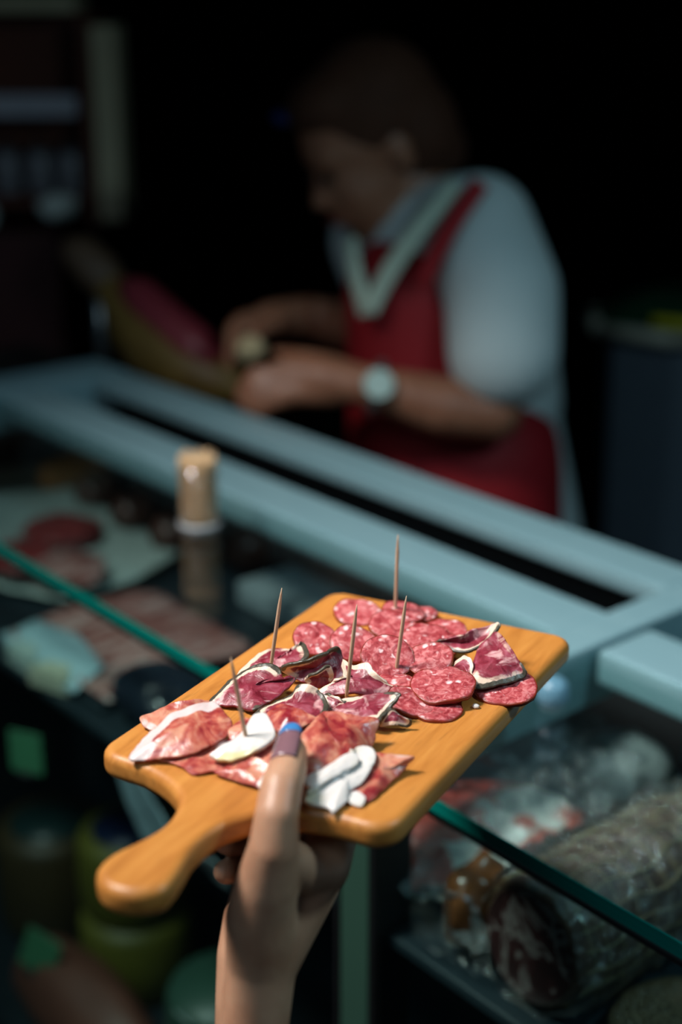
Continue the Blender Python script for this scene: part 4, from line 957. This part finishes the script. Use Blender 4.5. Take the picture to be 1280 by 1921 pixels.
wc = V(.046, 1.788, 1.1755); wd = (V(.10, 1.790, 1.160) - V(-.01, 1.794, 1.186)).normalized()
bm = bmesh.new(); ring_ = []
un = (Vector((0, 0, 1)) - wd * wd.z).normalized(); vn = wd.cross(un)
bm_tube(bm, [wc + (un * math.cos(a) + vn * math.sin(a)) * .0315 for a in [2 * math.pi * k / 28 for k in range(29)]], .0065, 8, False)
st_ = from_bm('watch_band', bm, M['steel'], vendor, True, world_space=True)
fd = (D(-.15, -.9, .42) - wd * D(-.15, -.9, .42).dot(wd)).normalized()
bm = bmesh.new(); bm_tube(bm, [wc + fd * .028, wc + fd * .040], [.020, .019], 24)
wf = from_bm('watch_face', bm, M['watch'], vendor, False, world_space=True); tag(wf, 'pale round watch face')

# ------------------------------------------------------------------ worktop and ham on its stand
wt = empty('worktop', (1.16, 1.55, 0)); tag(wt, 'dark worktop behind the display case', 'worktop')
M['top'] = plain('dark_worktop', (0.010, 0.009, 0.008), .5)
box('top', 1.06, 1.22, 1.05, 2.35, 1.02, 1.05, M['top'], wt, .004)
for y in (1.08, 2.28): box('leg', 1.08, 1.20, y, y + .04, 0, 1.02, M['top'], wt, .003)
M['hampink'] = plain('fresh_cut_ham', (0.24, 0.030, 0.042), .4, var=.35, scale=40)
M['hamfat'] = plain('yellow_ham_fat', (0.17, 0.095, 0.020), .5, var=.3, scale=30)
M['hoof'] = plain('brown_hoof', (0.09, 0.050, 0.028), .6)
ham = empty('cured_ham', V(-.28, 2.10, 1.06)); tag(ham, 'whole cured ham with pink cut surface and yellow fat on a stand', 'ham')
ax = [V(-.40, 2.215, 1.262), V(-.375, 2.205, 1.245), V(-.345, 2.180, 1.220), V(-.31, 2.145, 1.180), V(-.27, 2.105, 1.150), V(-.22, 2.06, 1.128), V(-.17, 2.02, 1.120), V(-.145, 2.00, 1.118)]
tube('fat_skin', [tuple(p) for p in ax], [.020, .024, .030, .048, .056, .052, .036, .012], M['hamfat'], ham, 24)
tube('cut_meat', [tuple(V(-.332, 2.160, 1.240)), tuple(V(-.305, 2.138, 1.226)), tuple(V(-.262, 2.100, 1.192)), tuple(V(-.215, 2.055, 1.166)), tuple(V(-.178, 2.02, 1.148))], [.014, .030, .034, .034, .018], M['hampink'], ham, 20)
tube('shank', [tuple(V(-.43, 2.235, 1.285)), tuple(V(-.405, 2.222, 1.275)), tuple(V(-.375, 2.205, 1.248)), tuple(V(-.35, 2.185, 1.226))], [.018, .032, .034, .026], M['hoof'], ham, 18)
stand = empty('ham_stand', V(-.30, 2.12, 1.05)); tag(stand, 'wooden ham stand under the cured ham', 'ham stand')
M['standwood'] = plain('stand_wood', (0.16, 0.10, 0.035), .5, var=.3, scale=20)
c0 = V(-.28, 2.11, 0)
bm = bmesh.new(); bm_box(bm, -.06, .06, -.17, .17, 1.0505, 1.068, .004); 
bo = from_bm('base', bm, M['standwood'], stand, False); bo.matrix_parent_inverse = stand.matrix_world.inverted(); 
bpy.context.view_layer.update()
bo.matrix_parent_inverse = stand.matrix_world.inverted(); bo.location = (c0.x, c0.y, 0); bo.rotation_euler.z = -.70 + math.pi / 2 - .785
tube('post', [tuple(V(-.375, 2.195, 1.066)), tuple(V(-.375, 2.195, 1.225))], .010, M['steel'], stand)
tube('cradle', [tuple(V(-.24, 2.075, 1.066)), tuple(V(-.24, 2.075, 1.10))], .014, M['steel'], stand)
lump('white_cloth', V(-.385, 2.16, 1.085), (.030, .030, .035), plain('grey_cloth', (.20, .24, .22), .7), 'small pale cloth beside the ham hoof', 'cloth', seed=41)
lump('bread_roll', V(-.122, 1.880, 1.205), (.022, .020, .017), plain('cream_roll', (.46, .36, .20), .6), 'small cream piece between the vendor hands', 'food', seed=43)

# ------------------------------------------------------------------ dim background
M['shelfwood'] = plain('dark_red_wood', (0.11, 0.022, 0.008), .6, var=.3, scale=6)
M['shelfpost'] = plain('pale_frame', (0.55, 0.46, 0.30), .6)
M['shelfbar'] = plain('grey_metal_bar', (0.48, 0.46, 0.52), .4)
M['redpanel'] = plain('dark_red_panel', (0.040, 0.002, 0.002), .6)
sh = empty('wall_shelf', V(-.6, 3.0, 1.15)); tag(sh, 'dark wooden wall shelf with a pale upright and grey metal bar', 'shelf')
def vbox(name, r0, r1, f0, f1, z0, z1, mat, parent, bev=.003):
    bm = bmesh.new(); bm_box(bm, r0, r1, f0, f1, z0, z1, bev)
    m = Matrix((VR, VF, Vector((0, 0, 1)))).transposed().to_4x4(); bmesh.ops.transform(bm, matrix=m, verts=bm.verts)
    o = from_bm(name, bm, mat, parent, False, world_space=bool(parent)); 
    return o
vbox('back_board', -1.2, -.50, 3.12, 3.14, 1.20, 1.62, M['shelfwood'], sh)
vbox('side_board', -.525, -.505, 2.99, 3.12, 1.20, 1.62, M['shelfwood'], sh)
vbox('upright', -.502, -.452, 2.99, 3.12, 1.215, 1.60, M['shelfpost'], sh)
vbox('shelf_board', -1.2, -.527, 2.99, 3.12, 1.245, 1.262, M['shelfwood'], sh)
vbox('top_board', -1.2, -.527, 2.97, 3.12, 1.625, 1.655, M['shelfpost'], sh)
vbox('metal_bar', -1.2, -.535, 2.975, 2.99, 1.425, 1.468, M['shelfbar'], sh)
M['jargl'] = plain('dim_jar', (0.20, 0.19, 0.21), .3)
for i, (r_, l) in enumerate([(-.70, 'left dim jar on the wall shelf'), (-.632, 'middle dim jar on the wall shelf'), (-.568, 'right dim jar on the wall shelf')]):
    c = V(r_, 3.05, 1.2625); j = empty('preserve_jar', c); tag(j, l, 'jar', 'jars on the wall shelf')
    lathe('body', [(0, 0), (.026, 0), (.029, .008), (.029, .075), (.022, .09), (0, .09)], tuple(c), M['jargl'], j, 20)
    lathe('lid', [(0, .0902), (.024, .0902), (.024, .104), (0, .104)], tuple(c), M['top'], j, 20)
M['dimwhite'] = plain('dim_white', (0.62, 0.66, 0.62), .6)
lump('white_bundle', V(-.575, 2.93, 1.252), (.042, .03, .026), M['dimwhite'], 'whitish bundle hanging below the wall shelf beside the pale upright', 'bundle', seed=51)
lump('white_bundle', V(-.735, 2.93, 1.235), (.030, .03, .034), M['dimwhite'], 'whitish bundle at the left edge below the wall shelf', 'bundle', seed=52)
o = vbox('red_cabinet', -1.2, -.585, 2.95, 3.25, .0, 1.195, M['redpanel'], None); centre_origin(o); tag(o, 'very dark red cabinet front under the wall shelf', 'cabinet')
# bin at the right
M['rimgrey'] = plain('grey_rim', (0.55, 0.52, 0.42), .5); M['bingreen'] = plain('dark_green_lid', (0.012, 0.06, 0.028), .5); M['binblue'] = plain('slate_bin', (0.13, 0.16, 0.20), .5); M['yellow'] = plain('yellow_mark', (0.75, 0.65, 0.02), .5)
bn = empty('waste_bin', V(.66, 2.75, .0)); tag(bn, 'slate bin with a dark green lid, grey rim and yellow mark at the right edge', 'bin')
bcx, bcf = .70, 2.72
def oct_ring(r, z, f=1.0): return [V(bcx + r * f * math.cos(math.radians(a)), bcf + r * f * .75 * math.sin(math.radians(a)), z) for a in range(22, 382, 45)]
def loft(name, rings, mat, cap=True):
    bm = bmesh.new(); R_ = [[bm.verts.new(p) for p in ring] for ring in rings]
    for a_, b_ in zip(R_, R_[1:]):
        for k in range(8): bm.faces.new((a_[k], a_[(k + 1) % 8], b_[(k + 1) % 8], b_[k]))
    if cap: bm.faces.new(R_[0][::-1]); bm.faces.new(R_[-1])
    bmesh.ops.bevel(bm, geom=bm.edges[:], offset=.004, segments=2, affect='EDGES')
    return from_bm(name, bm, mat, bn, False, world_space=True)
loft('body', [oct_ring(.17, .0), oct_ring(.195, 1.035)], M['binblue'])
rim_o = [V(p.dot(VR), p.dot(VF), p.z) for p in oct_ring(.225, 1.06)]
bm = bmesh.new()
for k in range(8): bm_tube(bm, [rim_o[k], rim_o[(k + 1) % 8]], .014, 10)
from_bm('rim', bm, M['rimgrey'], bn, True, world_space=True)
loft('lid', [oct_ring(.215, 1.045), oct_ring(.215, 1.075), oct_ring(.12, 1.12)], M['bingreen'])
p0 = V(bcx - .13, bcf - .15, 1.094); tube('yellow_mark', [tuple(p0), tuple(V(bcx + .03, bcf - .165, 1.08))], .010, M['yellow'], bn)
